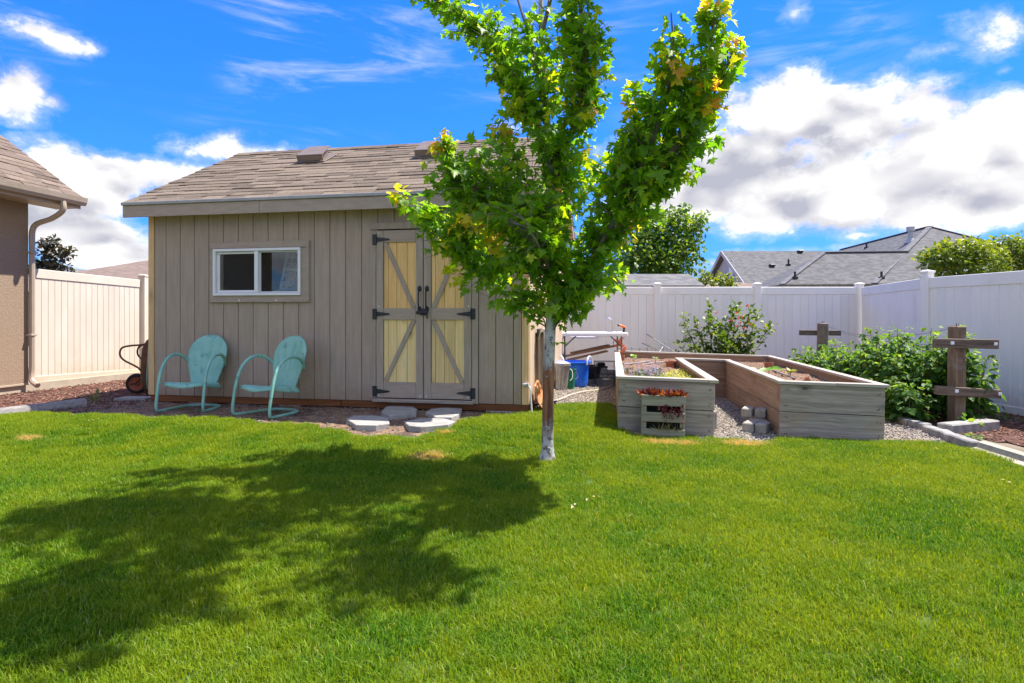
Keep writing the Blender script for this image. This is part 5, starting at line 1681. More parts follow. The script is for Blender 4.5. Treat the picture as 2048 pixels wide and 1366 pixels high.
def weeds():
    """loose dark weeds on the mulch by the right fence and a few sprouts at the kerb"""
    def sprout(name, label, pos_, n, size, mat_, spread, up=.5, leaf=OVATE):
        t = thing(name, label, 'plant', pos_)
        d = rand_dirs(n); d[:, 2] = np.abs(d[:, 2]) * up + .1
        p = d * spread * nr.rand(n, 1); p[:, 2] = np.abs(p[:, 2])
        link(bpy.data.objects.new('leaves', leaf_cloud(leaf, p, d, rand_dirs(n) * .5 + np.array((0, 0, 1)), size * (.6 + .7 * nr.rand(n)), nr.rand(n) * .7, mat_, 'leaves')), t)
        return t
    a = G(1940, 858)
    sprout('weed', 'small sprout in front of the concrete footing of the nearer trellis post', G(1938, 860), 22, .06, m_berry, .12, 1.2)
    sprout('weed', 'low pale weed on the red mulch just before the trellis footing', G(1945, 875), 26, .045, m_berry, .10, .3)
    sprout('weed', 'dark straggly weeds on the mulch at the foot of the right fence', G(2015, 842), 70, .06, m_bushleaf, .34, .3, NARROW)
    sprout('weed', 'broad weed leaf at the right frame edge under the fence', G(2046, 830), 9, .10, m_bushleaf, .08, .5)
    sprout('weed', 'small green weed in the gravel before the wire rack', G(1206, 762), 9, .13, m_seed, .03, 3.0, NARROW)
    for px, py, lb in ((190, 806, 'dry weed tuft at the end of the timber'), ):
        sprout('weed', lb + ' on the mulch', G(px, py), 36, .09, m_straw, .10, 1.3, NARROW)
    for px, py, lb in ((410, 826, 'tiny weed in the dirt between the two chairs'), (560, 828, 'tiny weed in the dirt under the right chair')):
        sprout('weed', lb, G(px, py), 12, .035, m_bushleaf, .06, .4, NARROW)
    # dark leaf litter by the fence
weeds()
# ================================================================== plants growing in the planter and the pallet
def bed_plants():
    def soilpt(px, py): 
        u, v = bed_at(px, py, SOIL - .0)
        return bed_world(u, v, SOIL + .005)
    # purple spikes and rosettes
    t = thing('bugleweed_patch', 'patch of purple flower spikes over dark rosettes in the left planter arm', 'flowers', soilpt(1295, 752))
    o0 = np.array(t.location)
    pos, tip, nrm, siz, tin = [], [], [], [], []
    P2, T2, N2, S2, I2 = [], [], [], [], []
    for k in range(62):
        if k < 34: px, py = rng.gauss(1298, 17), rng.uniform(737, 757)
        else: px, py = rng.uniform(1250, 1335), rng.uniform(742, 757)
        c = np.array(soilpt(px, py)) - o0
        for i in range(16):
            a = nr.rand() * 6.28; d = np.array((math.cos(a), math.sin(a), .3 + .3 * nr.rand()))
            pos.append(c + d * .012); tip.append(d); nrm.append((0, 0, 1)); siz.append(.035 + .025 * nr.rand()); tin.append(nr.rand() * .6)
        if rng.random() < .62:
            h = rng.uniform(.05, .15) * (1.1 if k < 34 else .7)
            for i in range(int(h / .005)):
                a = nr.rand() * 6.28; z = .03 + i * .005
                d = np.array((math.cos(a), math.sin(a), .25))
                P2.append(c + np.array((0, 0, z)) + d * .004); T2.append(d); N2.append((0, 0, 1)); S2.append(.020 * (1.1 - .5 * i * .005 / h)); I2.append(nr.rand())
    o = link(bpy.data.objects.new('rosettes', leaf_cloud(OVATE, pos, tip, nrm, siz, tin, m_creepd, 'rosettes')), t); o['kind'] = 'stuff'
    o = link(bpy.data.objects.new('flower_spikes', leaf_cloud(RHOMB, P2, T2, N2, S2, I2, m_purple, 'flower_spikes')), t); o['kind'] = 'stuff'
    t = thing('creeping_groundcover', 'yellow green creeping plant in the front right of the left planter arm', 'plant', soilpt(1365, 752))
    o0 = np.array(t.location); pos, tip, nrm, siz, tin = [], [], [], [], []
    for k in range(1500):
        px, py = rng.uniform(1318, 1396), rng.uniform(741, 760)
        if px < 1318 + (757 - py) * 1.5: continue
        c = np.array(soilpt(px, py)) - o0; d = rand_dirs(1)[0]; d[2] = abs(d[2]) * .6
        pos.append(c + np.array((0, 0, .04 * nr.rand()))); tip.append(d); nrm.append(rand_dirs(1)[0] * .5 + np.array((0, 0, 1))); siz.append(.016 + .014 * nr.rand()); tin.append(nr.rand())
    o = link(bpy.data.objects.new('foliage', leaf_cloud(RHOMB, pos, tip, nrm, siz, tin, m_creep)), t); o['kind'] = 'stuff'
    # seedlings
    for px, py, n, s, lb, mt in ((1268, 722, 9, .07, 'pale seedling in the soil at the back of the left planter arm', m_seed), (1311, 726, 6, .05, 'tiny seedling by the drip line in the left planter arm', m_seed),
                             (1517, 747, 3, .17, 'squash seedling with two broad round leaves in the right planter arm', m_seed), (1538, 744, 2, .17, 'broad single leaf beside the squash seedling', m_seed), (1581, 748, 10, .08, 'yellow green seedling in the right planter arm', m_creep)):
        q = soilpt(px, py)
        t = thing('seedling', lb, 'seedling', q)
        a0 = rng.uniform(0, 6)
        pp = [(0, 0, .04 + .06 * rng.random()) for _ in range(n)]
        tt = [(math.cos(a0 + k * 2.4), math.sin(a0 + k * 2.4), .35) for k in range(n)]
        link(bpy.data.objects.new('leaves', leaf_cloud(OVATE, pp, tt, [(0, -.5, 1)] * n, [s * rng.uniform(.7, 1.1) for _ in range(n)], [rng.uniform(.3, .7) for _ in range(n)], mt, 'leaves')), t)
        MB().tube([(0, 0, -.02), (0, 0, .08)], .004, 6).build('stem', m_palecane, t)
    # drip lines
    def drip(name, pxs, label, r=.011):
        pts = [soilpt(*p) + Vector((0, 0, .016)) for p in pxs]
        tag(MB().tube(smoothpath(pts, 6), r, 8).build(name, m_greyhose, None, True), label, 'drip line')
    drip('drip_line', [(1246, 731), (1262, 729), (1282, 726), (1298, 723)], 'short grey drip line lying on the soil of the left planter arm')
    drip('drip_line', [(1284, 731), (1305, 727), (1330, 724), (1344, 724)], 'grey drip line curving to the terracotta pot in the left planter arm')
    drip('drip_line', [(1500, 733), (1540, 735), (1570, 745), (1590, 752)], 'grey drip line bending across the soil of the right planter arm')
    drip('drip_line', [(1510, 742), (1540, 750), (1560, 756), (1566, 762)], 'grey drip line near the front left corner of the right planter arm')
    # terracotta pots sunk in the soil
    for px, py, r, h, lb in ((1243, 722, .05, .09, 'terracotta pot in the back left corner of the planter'), (1342, 731, .085, .08, 'terracotta pot at the end of the drip line in the left planter arm'), (1537, 732, .062, .10, 'terracotta pot in the far corner of the right planter arm'), (1612, 757, .06, .05, 'terracotta pot lying half buried in the right planter arm')):
        q = soilpt(px, py)
        t = thing('terracotta_pot', lb, 'pot', q, group='terracotta pots in the planter')
        MB().lathe([(0, -.03), (r * .75, -.03), (r * .95, h * .7), (r * 1.08, h * .7), (r * 1.1, h), (r * .95, h), (r * .9, h * .75), (0, h * .6)], 18).build('pot', m_terra, t, True)
        MB().lathe([(0, h * .8), (r * .9, h * .78)], 12).build('soil', m_darksoil, t)
        if 'lying' in lb: t.rotation_euler = (R(60), 0, R(60))
m_creepd = leafmat('dark rosettes', (.35, .36, .20), (.14, .17, .08), (.055, .06, .045), extra=(.6, .58, .5), trans=.25)
bed_plants()

def pallet():
    v0 = -.045
    u0, u1 = bed_u(1282, -.16), bed_u(1369, -.16)
    w = u1 - u0
    o = bed_world(u0, v0 - .13)
    zb = g(o.x, o.y)
    t = thing('pallet_planter', 'small grey slatted pallet planter standing against the left planter front', 'planter', (o.x, o.y, zb), -BA)
    t.rotation_euler = (0, R(1.0), -BA)
    H = .425
    for x in (.011, w - .011): board('side', m_palletwood, t, (x, .06, H / 2 - .003), (.02, .118, H - .006))
    def zpx(py): return CAM_H + (HOR - py) / FPX * (o.y) - zb
    for lo, hi in ((zpx(810), zpx(789)), (zpx(842), zpx(823)), (zpx(872), zpx(856))):
        board('slat', m_palletwood, t, (w / 2, -.008, (lo + hi) / 2), (w + .002, .016, hi - lo), ch=.003)
    for k in range(4): board('back_slat', m_palletwood, t, (w / 2, .128, .05 + k * .105), (w, .014, .09), ch=.003)
    for x in (.035, w - .035): board('stud', m_palletwood, t, (x, .015, H / 2 - .01), (.028, .024, H - .03), ch=.003)
    m = MB(); m.grid(lambda a, b: (.022 + (w - .044) * a, .028 + .05 * (b > 0) + .01 * rng.random(), .01 + (H - .05) * b), 16, 14)
    m.build('soil', m_darksoil, t)
    m = MB(); m.grid(lambda a, b: (.022 + (w - .044) * a, .005 + .115 * b, H - .02 + .01 * rng.random()), 12, 4); m.build('soil', m_darksoil, t)
    base = Matrix.Translation(t.location) @ Euler(t.rotation_euler).to_matrix().to_4x4()
    def plant(name, label, lp): return thing(name, label, 'plant', base @ Vector(lp), -BA)
    # bronze houseleeks on top
    p = plant('succulent', 'orange and red spiky succulents along the top of the pallet planter', (w / 2, .05, H - .02))
    pos, tip, nrm, siz, tin = [], [], [], [], []
    for k in range(30):
        c = np.array((rng.uniform(-w / 2 + .01, w / 2 - .01), rng.uniform(-.05, .05), 0)); tt = rng.random()
        for i in range(12):
            d = rand_dirs(1)[0]; d[2] = abs(d[2]) * .8 + .35; d[1] -= .2
            pos.append(c); tip.append(d); nrm.append(rand_dirs(1)[0]); siz.append(.05 + .05 * nr.rand()); tin.append(min(.98, max(.02, tt * .9 + .25 * nr.normal())))
    o_ = link(bpy.data.objects.new('leaves', leaf_cloud(NARROW, pos, tip, nrm, siz, tin, m_red, 'leaves')), p); o_['kind'] = 'stuff'
    p = plant('succulent', 'dark red trailing sedum hanging from the middle gap of the pallet planter', (w * .66, .0, zpx(818)))
    pos, tip, nrm, siz, tin = [], [], [], [], []
    st = MB()
    for k in range(24):
        a = np.array((rng.uniform(-.1, .12), rng.uniform(0, .02), rng.uniform(-.02, .03)))
        b_ = a + np.array((rng.uniform(-.07, .07), -.03 - .03 * rng.random(), rng.uniform(-.13, .03)))
        mid = a * .5 + b_ * .5 + np.array((0, -.025, .03))
        st.tube([Vector(a), Vector(mid), Vector(b_)], .002, 4, caps=False)
        for i in range(12):
            q = nr.rand(); c = a * (1 - q) ** 2 + 2 * mid * q * (1 - q) + b_ * q * q; d = rand_dirs(1)[0]
            pos.append(c); tip.append(d); nrm.append(rand_dirs(1)[0]); siz.append(.014 + .012 * nr.rand()); tin.append(.98 if nr.rand() < .1 else nr.rand() * .85)
    st.build('stems', m_darkred2, p)
    o_ = link(bpy.data.objects.new('leaves', leaf_cloud(RHOMB, pos, tip, nrm, siz, tin, m_darkred, 'leaves')), p); o_['kind'] = 'stuff'
    p = plant('succulent', 'straggly green tuft growing from the lowest gap of the pallet planter', (w * .62, -.02, .06))
    k = 46; d = rand_dirs(k); d[:, 2] = np.abs(d[:, 2]) + .35; d[:, 1] -= .3
    o_ = link(bpy.data.objects.new('leaves', leaf_cloud(BLADE, d * .02 + np.c_[nr.uniform(-.1, .1, k), np.zeros(k), np.zeros(k)], d, rand_dirs(k), .05 + .07 * nr.rand(k), nr.rand(k), m_straw, 'leaves')), p); o_['kind'] = 'stuff'
m_darkred2 = mat('red stems', (.12, .02, .025), (.09, .015, .02), 9)
pallet()

# ================================================================== shell back metal chairs
def chair_meshes(root):
    fr = MB()
    side = [(.215, .285, .50), (.245, .22, .585), (.262, .12, .635), (.268, .0, .635), (.27, -.11, .575), (.272, -.19, .46), (.275, -.235, .30), (.275, -.262, .14), (.275, -.268, .06), (.27, -.25, .022), (.262, -.20, .014), (.24, .02, .013), (.20, .19, .013), (.12, .255, .013), (0, .268, .013)]
    path = side + [(-x, y, z) for x, y, z in side[-2::-1]]
    fr.tube(smoothpath(path, 4), .0175, 10)
    fr.build('frame', m_teal, root, True)
    MB().tube([(-.262, -.17, .325), (.262, -.17, .325)], .009, 8).build('cross_bar', m_teal, root, True)
    MB().tube([(-.2, .18, .285), (.2, .18, .285)], .009, 8).build('cross_bar', m_teal, root, True)
    # seat pan: rounded, with a rolled down lip and two shallow hollows
    def seat(a, b):
        x = (a - .5) * 2; y = b
        wd = .245 * (1 - .10 * y) * (1 if True else 1)
        fy = -.235 + .03 * x * x * 1.2
        yy = fy + (.215 - fy) * y
        z = .345 - .055 * y - .012 * math.cos(x * math.pi) * (1 - y) - .010 * math.sin(y * math.pi)
        edge = max(abs(x) ** 12, (1 - y) ** 18 if y < .5 else 0)
        z -= .058 * edge
        return (x * wd, yy, z)
    m = MB(); m.grid(seat, 28, 22)
    o = m.build('seat', m_teal, root, True)
    md = o.modifiers.new('thick', 'SOLIDIFY'); md.thickness = .004
    def back(a, b):
        # a across, b up the shell
        x = (a - .5) * 2
        h = b
        wprof = [(0, .165), (.15, .190), (.35, .225), (.55, .246), (.7, .243), (.82, .215), (.91, .166), (.97, .10), (1.0, .03)]
        for (h0, w0), (h1, w1) in zip(wprof[:-1], wprof[1:]):
            if h0 <= h <= h1:
                k = (h - h0) / (h1 - h0); w = w0 + (w1 - w0) * k; break
        z = .285 + .585 * h
        y = .205 + .135 * h + .02 * h * h - .045 * (x * w / .245) ** 2 * (1 - .3 * h)
        rib = 0
        ang = math.atan2(x * w, .10 + .5 * h)
        if .25 < h < .93: rib = .006 * math.cos(ang * 26) * min(1, (h - .25) * 5) * min(1, (.93 - h) * 8) * (1 - abs(x) ** 4)
        e = max(abs(x) ** 14, h ** 22)
        return (x * w, y + rib + .022 * e, z - .004 * e)
    m = MB(); m.grid(back, 40, 34)
    o = m.build('backrest', m_teal, root, True)
    md = o.modifiers.new('thick', 'SOLIDIFY'); md.thickness = .004
    for s in (-1, 1):
        MB().lathe([(0, .008), (.012, .006), (.013, 0)], 8, (s * .228, .275, .515), Matrix.Rotation(s * R(90), 3, 'Y')).build('bolt', m_rust, root, True)
def build_chairs():
    q = G(366, 822); q2 = G(512, 834)
    root = thing('metal_chair', 'teal shell back metal chair on the left, under the shed window', 'chair', (q.x + .06, q.y + .12, 0), R(-4), 'teal metal chairs in front of the shed')
    chair_meshes(root)
    root.location.z = g(root.location.x, root.location.y)
    c = copy_tree(root)
    c['label'] = 'teal shell back metal chair on the right, turned further left, by the shed window'
    c.location = (q2.x + .08, q2.y + .19, 0); c.location.z = g(c.location.x, c.location.y)
    c.rotation_euler = (0, 0, R(-25))
build_chairs()

# ================================================================== wheelbarrow stood on its nose by the shed's left corner
def wheelbarrow():
    Y = 8.55; x = X_at(291, Y) + .19; z0 = g(x, Y)
    t = thing('wheelbarrow', 'rusty wheelbarrow stood upright on its nose beside the left shed corner', 'wheelbarrow', (x, Y, z0), R(4))
    # tray: its mouth faces +x, rim runs in the y z plane
    def zz(py): return CAM_H + (HOR - py) / FPX * Y - z0
    top, bot = zz(672), .015
    n = 9
    m = MB()
    rim, floor_ = [], []
    def ring(inset, xo):
        out = []
        H = top - bot
        for k in range(28):
            a = 2 * math.pi * k / 28
            ca, sa = math.cos(a), math.sin(a)
            r = (abs(ca) ** 5 + abs(sa) ** 5) ** (-1 / 5)
            yy = ca * r * (.30 - inset * .7); zc = sa * r * (H / 2 - inset)
            yy *= (1.0 - .12 * sa)
            out.append((xo, yy, bot + H / 2 + zc))
        return out
    R0, R1, R2 = ring(0, .0), ring(.035, -.075), ring(.11, -.13)
    V = R0 + R1 + R2
    F = []
    for a in range(2):
        for k in range(28): F.append((a * 28 + k, a * 28 + (k + 1) % 28, (a + 1) * 28 + (k + 1) % 28, (a + 1) * 28 + k))
    F.append(tuple(range(56, 84)))
    m.add(V, F)
    o = m.build('tray', m_rust, t, True)
    md = o.modifiers.new('thick', 'SOLIDIFY'); md.thickness = .004
    MB().tube([Vector(p) for p in R0], .008, 6, closed=True).build('rim', m_teal, t, True)
    # tube frame: two handles from the top loop out and back down to the tray bottom, legs, axle
    s = Y / FPX
    for yy in (-.2, .2):
        h = MB()
        h.tube(smoothpath([(.0, yy, top - .03), (-.09, yy, zz(687)), (-.28, yy * 1.05, zz(690)), (-.38, yy * 1.1, zz(694)), (-.41, yy * 1.1, zz(706)), (-.36, yy * 1.05, zz(718)), (-.17, yy, zz(734)), (-.14, yy * .9, zz(750)), (-.28, yy * .5, .14)], 5), .013, 8)
        h.build('handle', m_rust, t, True)
    w = thing('wheel', None, None); w.parent = t
    w.location = (-.30, 0, .135); w.rotation_euler = (R(90), 0, R(8))
    tor = [(.135 + .03 * math.cos(a), .03 * math.sin(a)) for a in [2 * math.pi * k / 12 for k in range(13)]]
    MB().lathe([(r - .02, z) for r, z in tor], 28).build('tyre', m_rubber, w, True)
    MB().lathe([(0, .03), (.03, .03), (.035, .012), (.09, .018), (.10, .028), (.10, -.028), (.09, -.018), (.035, -.012), (.03, -.03), (0, -.03)], 24).build('rim', m_redrim, w, True)
    MB().tube([(-.30, -.2, .14), (-.30, .2, .14)], .01, 8).build('axle', m_rust, t, True)
wheelbarrow()

# ================================================================== things on the ground along the shed and house
def ground_things():
    a, b = G(-40, 838), G(170, 812)
    m = MB()
    d = (b - a)
    prof = [(-.085, -.03), (.085, -.03), (.085, .03), (.06, .075), (.02, .095), (-.02, .095), (-.06, .075), (-.085, .03)]
    sd = Vector((d.y, -d.x, 0)).normalized()
    m.prism([sd * x + Vector((0, 0, z)) for x, z in prof], (d.x, d.y, d.z))
    o = m.build('landscape_timber', m_timber, None, loc=a)
    tag(o, 'long grey half round landscape timber lying on the mulch by the house', 'timber')
    q = G(268, 799)
    t = MB().prism([(-.20, -.1, 0), (.22, -.12, 0), (.24, .1, 0), (-.16, .12, 0)], (0, 0, .045)).build('flat_stone', m_conc, None, loc=(q.x, q.y, q.z - .015))
    tag(t, 'flat grey paver lying at the left shed corner', 'paver')
    polys = [([(763, 831), (771, 821), (790, 815), (822, 817), (834, 826), (832, 834), (800, 838), (778, 840)], 'stepping stone nearest the shed, left of the door middle'),
             ([(851, 832), (862, 825), (890, 822), (924, 824), (921, 835), (903, 843), (872, 843)], 'stepping stone under the right door leaf'),
             ([(693, 845), (706, 837), (748, 837), (777, 841), (779, 857), (752, 862), (712, 861)], 'leftmost stepping stone, at the edge of the grass'),
             ([(808, 850), (846, 842), (886, 842), (911, 850), (896, 859), (842, 866), (818, 862)], 'stepping stone on the grass edge right of the leftmost one, half in sun')]
    for pl, lb in polys:
        w = [G(*p) for p in pl]
        c = sum(w, Vector()) / len(w)
        top = [Vector((p.x - c.x, p.y - c.y, .045)) * 1 for p in w]
        inner = [Vector((p.x * .96, p.y * .96, .05)) for p in top]
        n = len(top)
        m = MB()
        low = [Vector((p.x * 1.01, p.y * 1.01, -.03)) for p in top]
        m.add(low + top + inner, [tuple(range(2 * n, 3 * n))] + [(i, (i + 1) % n, n + (i + 1) % n, n + i) for i in range(n)] + [(n + i, n + (i + 1) % n, 2 * n + (i + 1) % n, 2 * n + i) for i in range(n)])
        tag(m.build('stepping_stone', m_stone, None, loc=c - Vector((0, 0, .005))), lb, 'stepping stone', 'stepping stones before the shed door')
    for px, py in ((430, 847), (198, 846), (180, 850)):
        pass
m_timber = wood('grey landscape timber', (.31, .285, .26), (.20, .185, .17), axis=1, knots=.3, rand=0, bmp=.8)
ground_things()

# ================================================================== things along the shed's right side and the work corner
def shed_pt(u, v, z): return Vector((ORG[0] + u * math.cos(TH) + v * math.sin(TH), ORG[1] - u * math.sin(TH) + v * math.cos(TH), z))
def hose_on_wall():
    t = thing('garden_hose', 'beige garden hose coiled over a hanger on the right shed wall', 'hose', shed_pt(SL + .02, .62, 0), -TH)
    m = MB()
    for k in range(9):
        v = -.16 + .04 * k; r_top = 1.03 + rng.uniform(-.02, .015); bot = .36 + rng.uniform(-.06, .12) if k % 3 else .30
        pts = [(.03, v - .02, (r_top + bot) / 2), (.035, v - .015, r_top - .06), (.07, v, r_top), (.105, v + .012, r_top - .06), (.11, v + .03, (r_top + bot) / 2), (.10, v + .035, bot + .06), (.07, v + .025, bot), (.04, v, bot + .06), (.03, v - .02, (r_top + bot) / 2)]
        m.tube(smoothpath(pts, 5), .0125, 7)
    m.build('coils', m_hose, t, True)
    m = MB(); m.tube(smoothpath([(.01, -.2, 1.15), (.06, -.2, 1.19), (.10, -.18, 1.12), (.11, -.16, .98)], 4), .008, 6); m.box((.012, 0, 1.0), (.02, .36, .09)); m.box((.06, 0, .985), (.1, .34, .02))
    m.build('hanger', m_black, t)
    m = MB(); m.tube(smoothpath([(.09, -.18, 1.02), (.10, -.22, .7), (.09, -.2, .4), (.05, -.24, .12), (.03, -.2, -.0)], 5), .012, 7)
    m.build('hose_end', m_greyhose, t, True)
    t = thing('water_pipe', 'thin white pipe with valve up the right front shed corner', 'pipe', shed_pt(SL - .03, -.03, 0), -TH)
    m = MB(); m.tube(smoothpath([(0, 0, .42), (.045, -.02, .40), (.055, -.02, .30), (.075, -.03, .06)], 5), .009, 8); m.build('pipe', m_white, t, True)
    MB().lathe([(0, -.03), (.022, -.03), (.024, .0), (.018, .02), (.022, .03), (0, .034)], 12, (0, -.012, .43), Matrix.Rotation(R(80), 3, 'Y')).build('valve', m_metalgrey, t, True)
    # orange sheet crumpled against the wall foot
    t = thing('orange_netting', 'crumpled orange plastic sheet at the foot of the right shed wall', 'plastic sheet', shed_pt(SL + .05, .18, .09), -TH)
    def fn(a, b):
        return (.015 + .12 * (1 - b) * (.6 + .4 * math.sin(a * 9)) + .02 * math.sin(a * 23 + b * 7), -.12 + .42 * a + .03 * math.sin(b * 11), -.02 + (.40 - .25 * abs(a - .35)) * b + .02 * math.sin(a * 31))
    m = MB(); m.grid(fn, 22, 12)
    o = m.build('sheet', m_orangesheet, t, True); md = o.modifiers.new('thick', 'SOLIDIFY'); md.thickness = .003
    # black soaker pipe stub near the wall foot
    q = G(1070, 818); q2 = G(1113, 812)
    m = MB(); m.tube([q + Vector((0, 0, .05)), q2 + Vector((0, 0, .06))], .012, 8); m.tube([q2 + Vector((-.02, 0, .07)), q2 + Vector((-.02, 0, -.03))], .011, 8)
    tag(m.build('black_pipe', m_black, None, True), 'short black pipe stub on the grass edge behind the maple trunk', 'pipe')
m_orangesheet = mat('pale orange plastic', (.62, .22, .075), (.70, .38, .18), 12, rough=.4)
hose_on_wall()
def work_corner():
    # folding sink table
    Y = 10.7; s = Y / FPX
    x0, x1 = X_at(1119, Y), X_at(1250, Y)
    zt = CAM_H + (HOR - 664) / FPX * Y
    zg = g((x0 + x1) / 2, Y)
    t = thing('sink_table', 'white folding sink table with chrome tap before the back fence', 'table', ((x0 + x1) / 2, Y, zg))
    w = x1 - x0; zt -= zg
    m = MB()
    fw, dp = w / 2, .29
    for c, d in (((0, -dp + .045, zt - .035), (w, .09, .07)), ((0, dp - .045, zt - .035), (w, .09, .07)), ((-fw + .045, 0, zt - .036), (.09, 2 * dp - .182, .068)), ((fw - .14, 0, zt - .036), (.28, 2 * dp - .182, .068)), ((.2, 0, zt - .036), (.3, 2 * dp - .182, .068))):
        m.box(c, d, .014)
    m.box((-.15, 0, zt - .09), (w - .7, 2 * dp - .2, .04), .01)
    m.build('top', m_white, t)
    for x in (-fw + .075, fw - .10):
        for y in (-.2, .2): MB().tube([(x, y, 0), (x, y, zt - .05)], .015, 8).build('leg', m_greyleg, t, True)
        MB().tube([(x, -.2, .25), (x, .2, .25)], .012, 8).build('leg_rail', m_greyleg, t, True)
        sgn = 1 if x < 0 else -1
        MB().bar((x, -.2, zt - .25), (x + sgn * .2, -.2, zt - .06), .018, .024).build('brace', m_greyleg, t)
    x = X_at(1226, Y) - t.location.x
    m = MB(); m.lathe([(.035, 0), (.034, .012), (.015, .02), (.013, .05)], 16, (x, .12, zt)); m.box((x - .0, .12, zt + .004), (.2, .06, .01), .003)
    m.tube(smoothpath([(x, .12, zt + .02), (x, .12, zt + .17), (x - .02, .115, zt + .235), (x - .06, .10, zt + .255), (x - .10, .09, zt + .225), (x - .11, .085, zt + .19)], 6), .0095, 8)
    m.build('tap', m_chrome, t, True)
    # spray nozzle and its coiled orange hose
    nx = X_at(1243, Y)
    t = thing('spray_nozzle', 'orange and black hose nozzle resting on the right end of the sink table', 'nozzle', (nx, Y - .2, zg + zt))
    MB().tube([(0, 0, 0), (.01, 0, .06), (-.005, 0, .10)], [.018, .02, .018], 10).build('grip', m_black, t, True)
    MB().tube([(.035, 0, .075), (-.01, 0, .1), (-.08, 0, .125)], [.016, .024, .02], 10).build('barrel', m_orange, t, True)
    MB().tube([(-.08, 0, .125), (-.10, 0, .13)], [.026, .026], 10).build('tip', m_black, t, True)
    t = thing('coil_hose', 'thin orange coiled hose hanging under the right end of the sink table', 'hose', (nx - .03, Y - .24, zg + zt - .1))
    pts = [(.035 * math.cos(k * .9) - .05 * math.sin(k * .12), .03 * math.sin(k * .9), -.0045 * k) for k in range(70)]
    MB().tube([Vector(p) for p in pts], .007, 5).build('coil', m_orange, t, True)
    MB().tube(smoothpath([(-.03, 0, -.1), (-.12, -.02, -.02), (-.16, -.02, -.09), (-.09, -.02, -.16), (.02, 0, -.2)], 5), .007, 5).build('coil', m_orange, t, True)
    # boards leaning under the table
    for i, (p, q, lb) in enumerate((((1126, 713), (1243, 689), 'long brown board sloping under the sink table, the upper one'), ((1136, 720), (1214, 702), 'shorter brown board sloping under the sink table, below the long one'), ((1142, 706), (1218, 690), 'brown board lying behind the other two under the sink table'))):
        Yb = Y - .05 + .12 * (i == 2) - .1 * (i == 1)
        a, b = P(*p, Yb), P(*q, Yb + .1)
        m = MB(); m.bar(a, b, .14, .026)
        tag(m.build('loose_board', m_loose, None), lb, 'board', 'loose boards under the sink table')
    # blue tub
    Yt = 10.15; xt = X_at(1149, Yt); zg = g(xt, Yt)
    t = thing('rope_tub', 'bright blue plastic tub with rope handles on the gravel', 'tub', (xt, Yt, zg))
    r1, r0, h = .27, .215, .42
    pr = [(0, 0), (r0 - .02, 0), (r0, .015)]
    for k in range(1, 12):
        z = .03 + (h - .10) * k / 12; r = r0 + (r1 - .02 - r0) * z / h
        pr += [(r, z), (r + .004, z + .008), (r, z + .016)]
    pr += [(r1 - .018, h - .03), (r1 + .014, h - .028), (r1 + .016, h - .004), (r1 + .005, h), (r1 - .02, h - .004), (r0 - .01, .03), (0, .025)]
    MB().lathe(pr, 36).build('tub', m_blue, t, True)
    for a0 in (R(205), R(-30)):
        c = Vector((math.cos(a0) * r1, math.sin(a0) * r1, h)); tn = Vector((-math.sin(a0), math.cos(a0), 0))
        MB().tube(smoothpath([c - tn * .10 + Vector((0, 0, -.05)), c - tn * .09 + Vector((0, 0, .03)), c - tn * .03 + Vector((0, 0, .08)), c + tn * .05 + Vector((0, 0, .075)), c + tn * .10 + Vector((0, 0, .02)), c + tn * .11 + Vector((0, 0, -.05))], 5), .014, 8).build('rope_handle', m_white, t, True)
    # galvanized can with lid
    Yc = 9.35; xc = X_at(1113, Yc) ; zg = g(xc, Yc)
    t = thing('metal_bin', 'dented galvanized metal bin with lid beside the shed wall', 'bin', (xc, Yc, zg), 0)
    t.rotation_euler = (R(-1.5), R(2.5), 0)
    hh, ra, rb = .375, .160, .188
    V, F = [], []
    n = 72
    rows = [(0, 0), (.03, 1), (.06, 1), (hh - .07, 1), (hh - .04, 0), (hh, 0)]
    m = MB()
    for z, f in rows:
        for k in range(n):
            a = 2 * math.pi * k / n
            r = ra + (rb - ra) * z / hh + (.005 * (1 if k % 4 < 2 else -1) if f else .004)
            m.v.append((r * math.cos(a), r * math.sin(a), z))
    for i in range(len(rows) - 1):
        for k in range(n): m.f.append((i * n + k, i * n + (k + 1) % n, (i + 1) * n + (k + 1) % n, (i + 1) * n + k))
    m.lathe([(0, .005), (ra + .004, .005)], n)
    m.build('body', m_galv, t, True)
    MB().lathe([(0, .075), (.05, .072), (.15, .05), (rb + .005, .03), (rb + .018, .025), (rb + .02, -.012), (rb + .012, -.012), (rb + .010, .018), (0, .06)], 36, (0, 0, hh)).build('lid', m_galv, t, True)
    MB().tube(smoothpath([(.20, .02, hh - .06), (.235, 0, hh - .1), (.235, -.04, hh - .2), (.2, -.05, hh - .24)], 5), .006, 6).build('handle', m_white, t, True)
    Yg = 9.55; xg = X_at(1137, Yg); zg = g(xg, Yg)
    t = thing('bucket', 'dark green plastic bucket half hidden behind the metal bin', 'bucket', (xg, Yg, zg))
    MB().lathe([(0, 0), (.09, 0), (.115, .30), (.122, .30), (.122, .315), (.108, .315), (.085, .02), (0, .02)], 24).build('pail', m_green, t, True)
    MB().tube(smoothpath([(.118, 0, .29), (.14, -.05, .2), (.1, -.10, .16)], 5), .004, 5).build('bail', m_wire, t, True)
    # black nursery pot, white crates with a black lid, wire rack, slab
    Yp = 10.9; xp = X_at(1182, Yp); zg = g(xp, Yp)
    t = thing('black_pot', 'round black nursery pot behind the blue tub', 'pot', (xp, Yp, zg + .06))
    MB().lathe([(0, 0), (.16, 0), (.20, .23), (.215, .23), (.215, .26), (.19, .26), (.15, .02), (0, .02)], 24).build('pot', m_black, t, True)
    m = MB()
    Ys = 10.75; xs = X_at(1206, Ys)
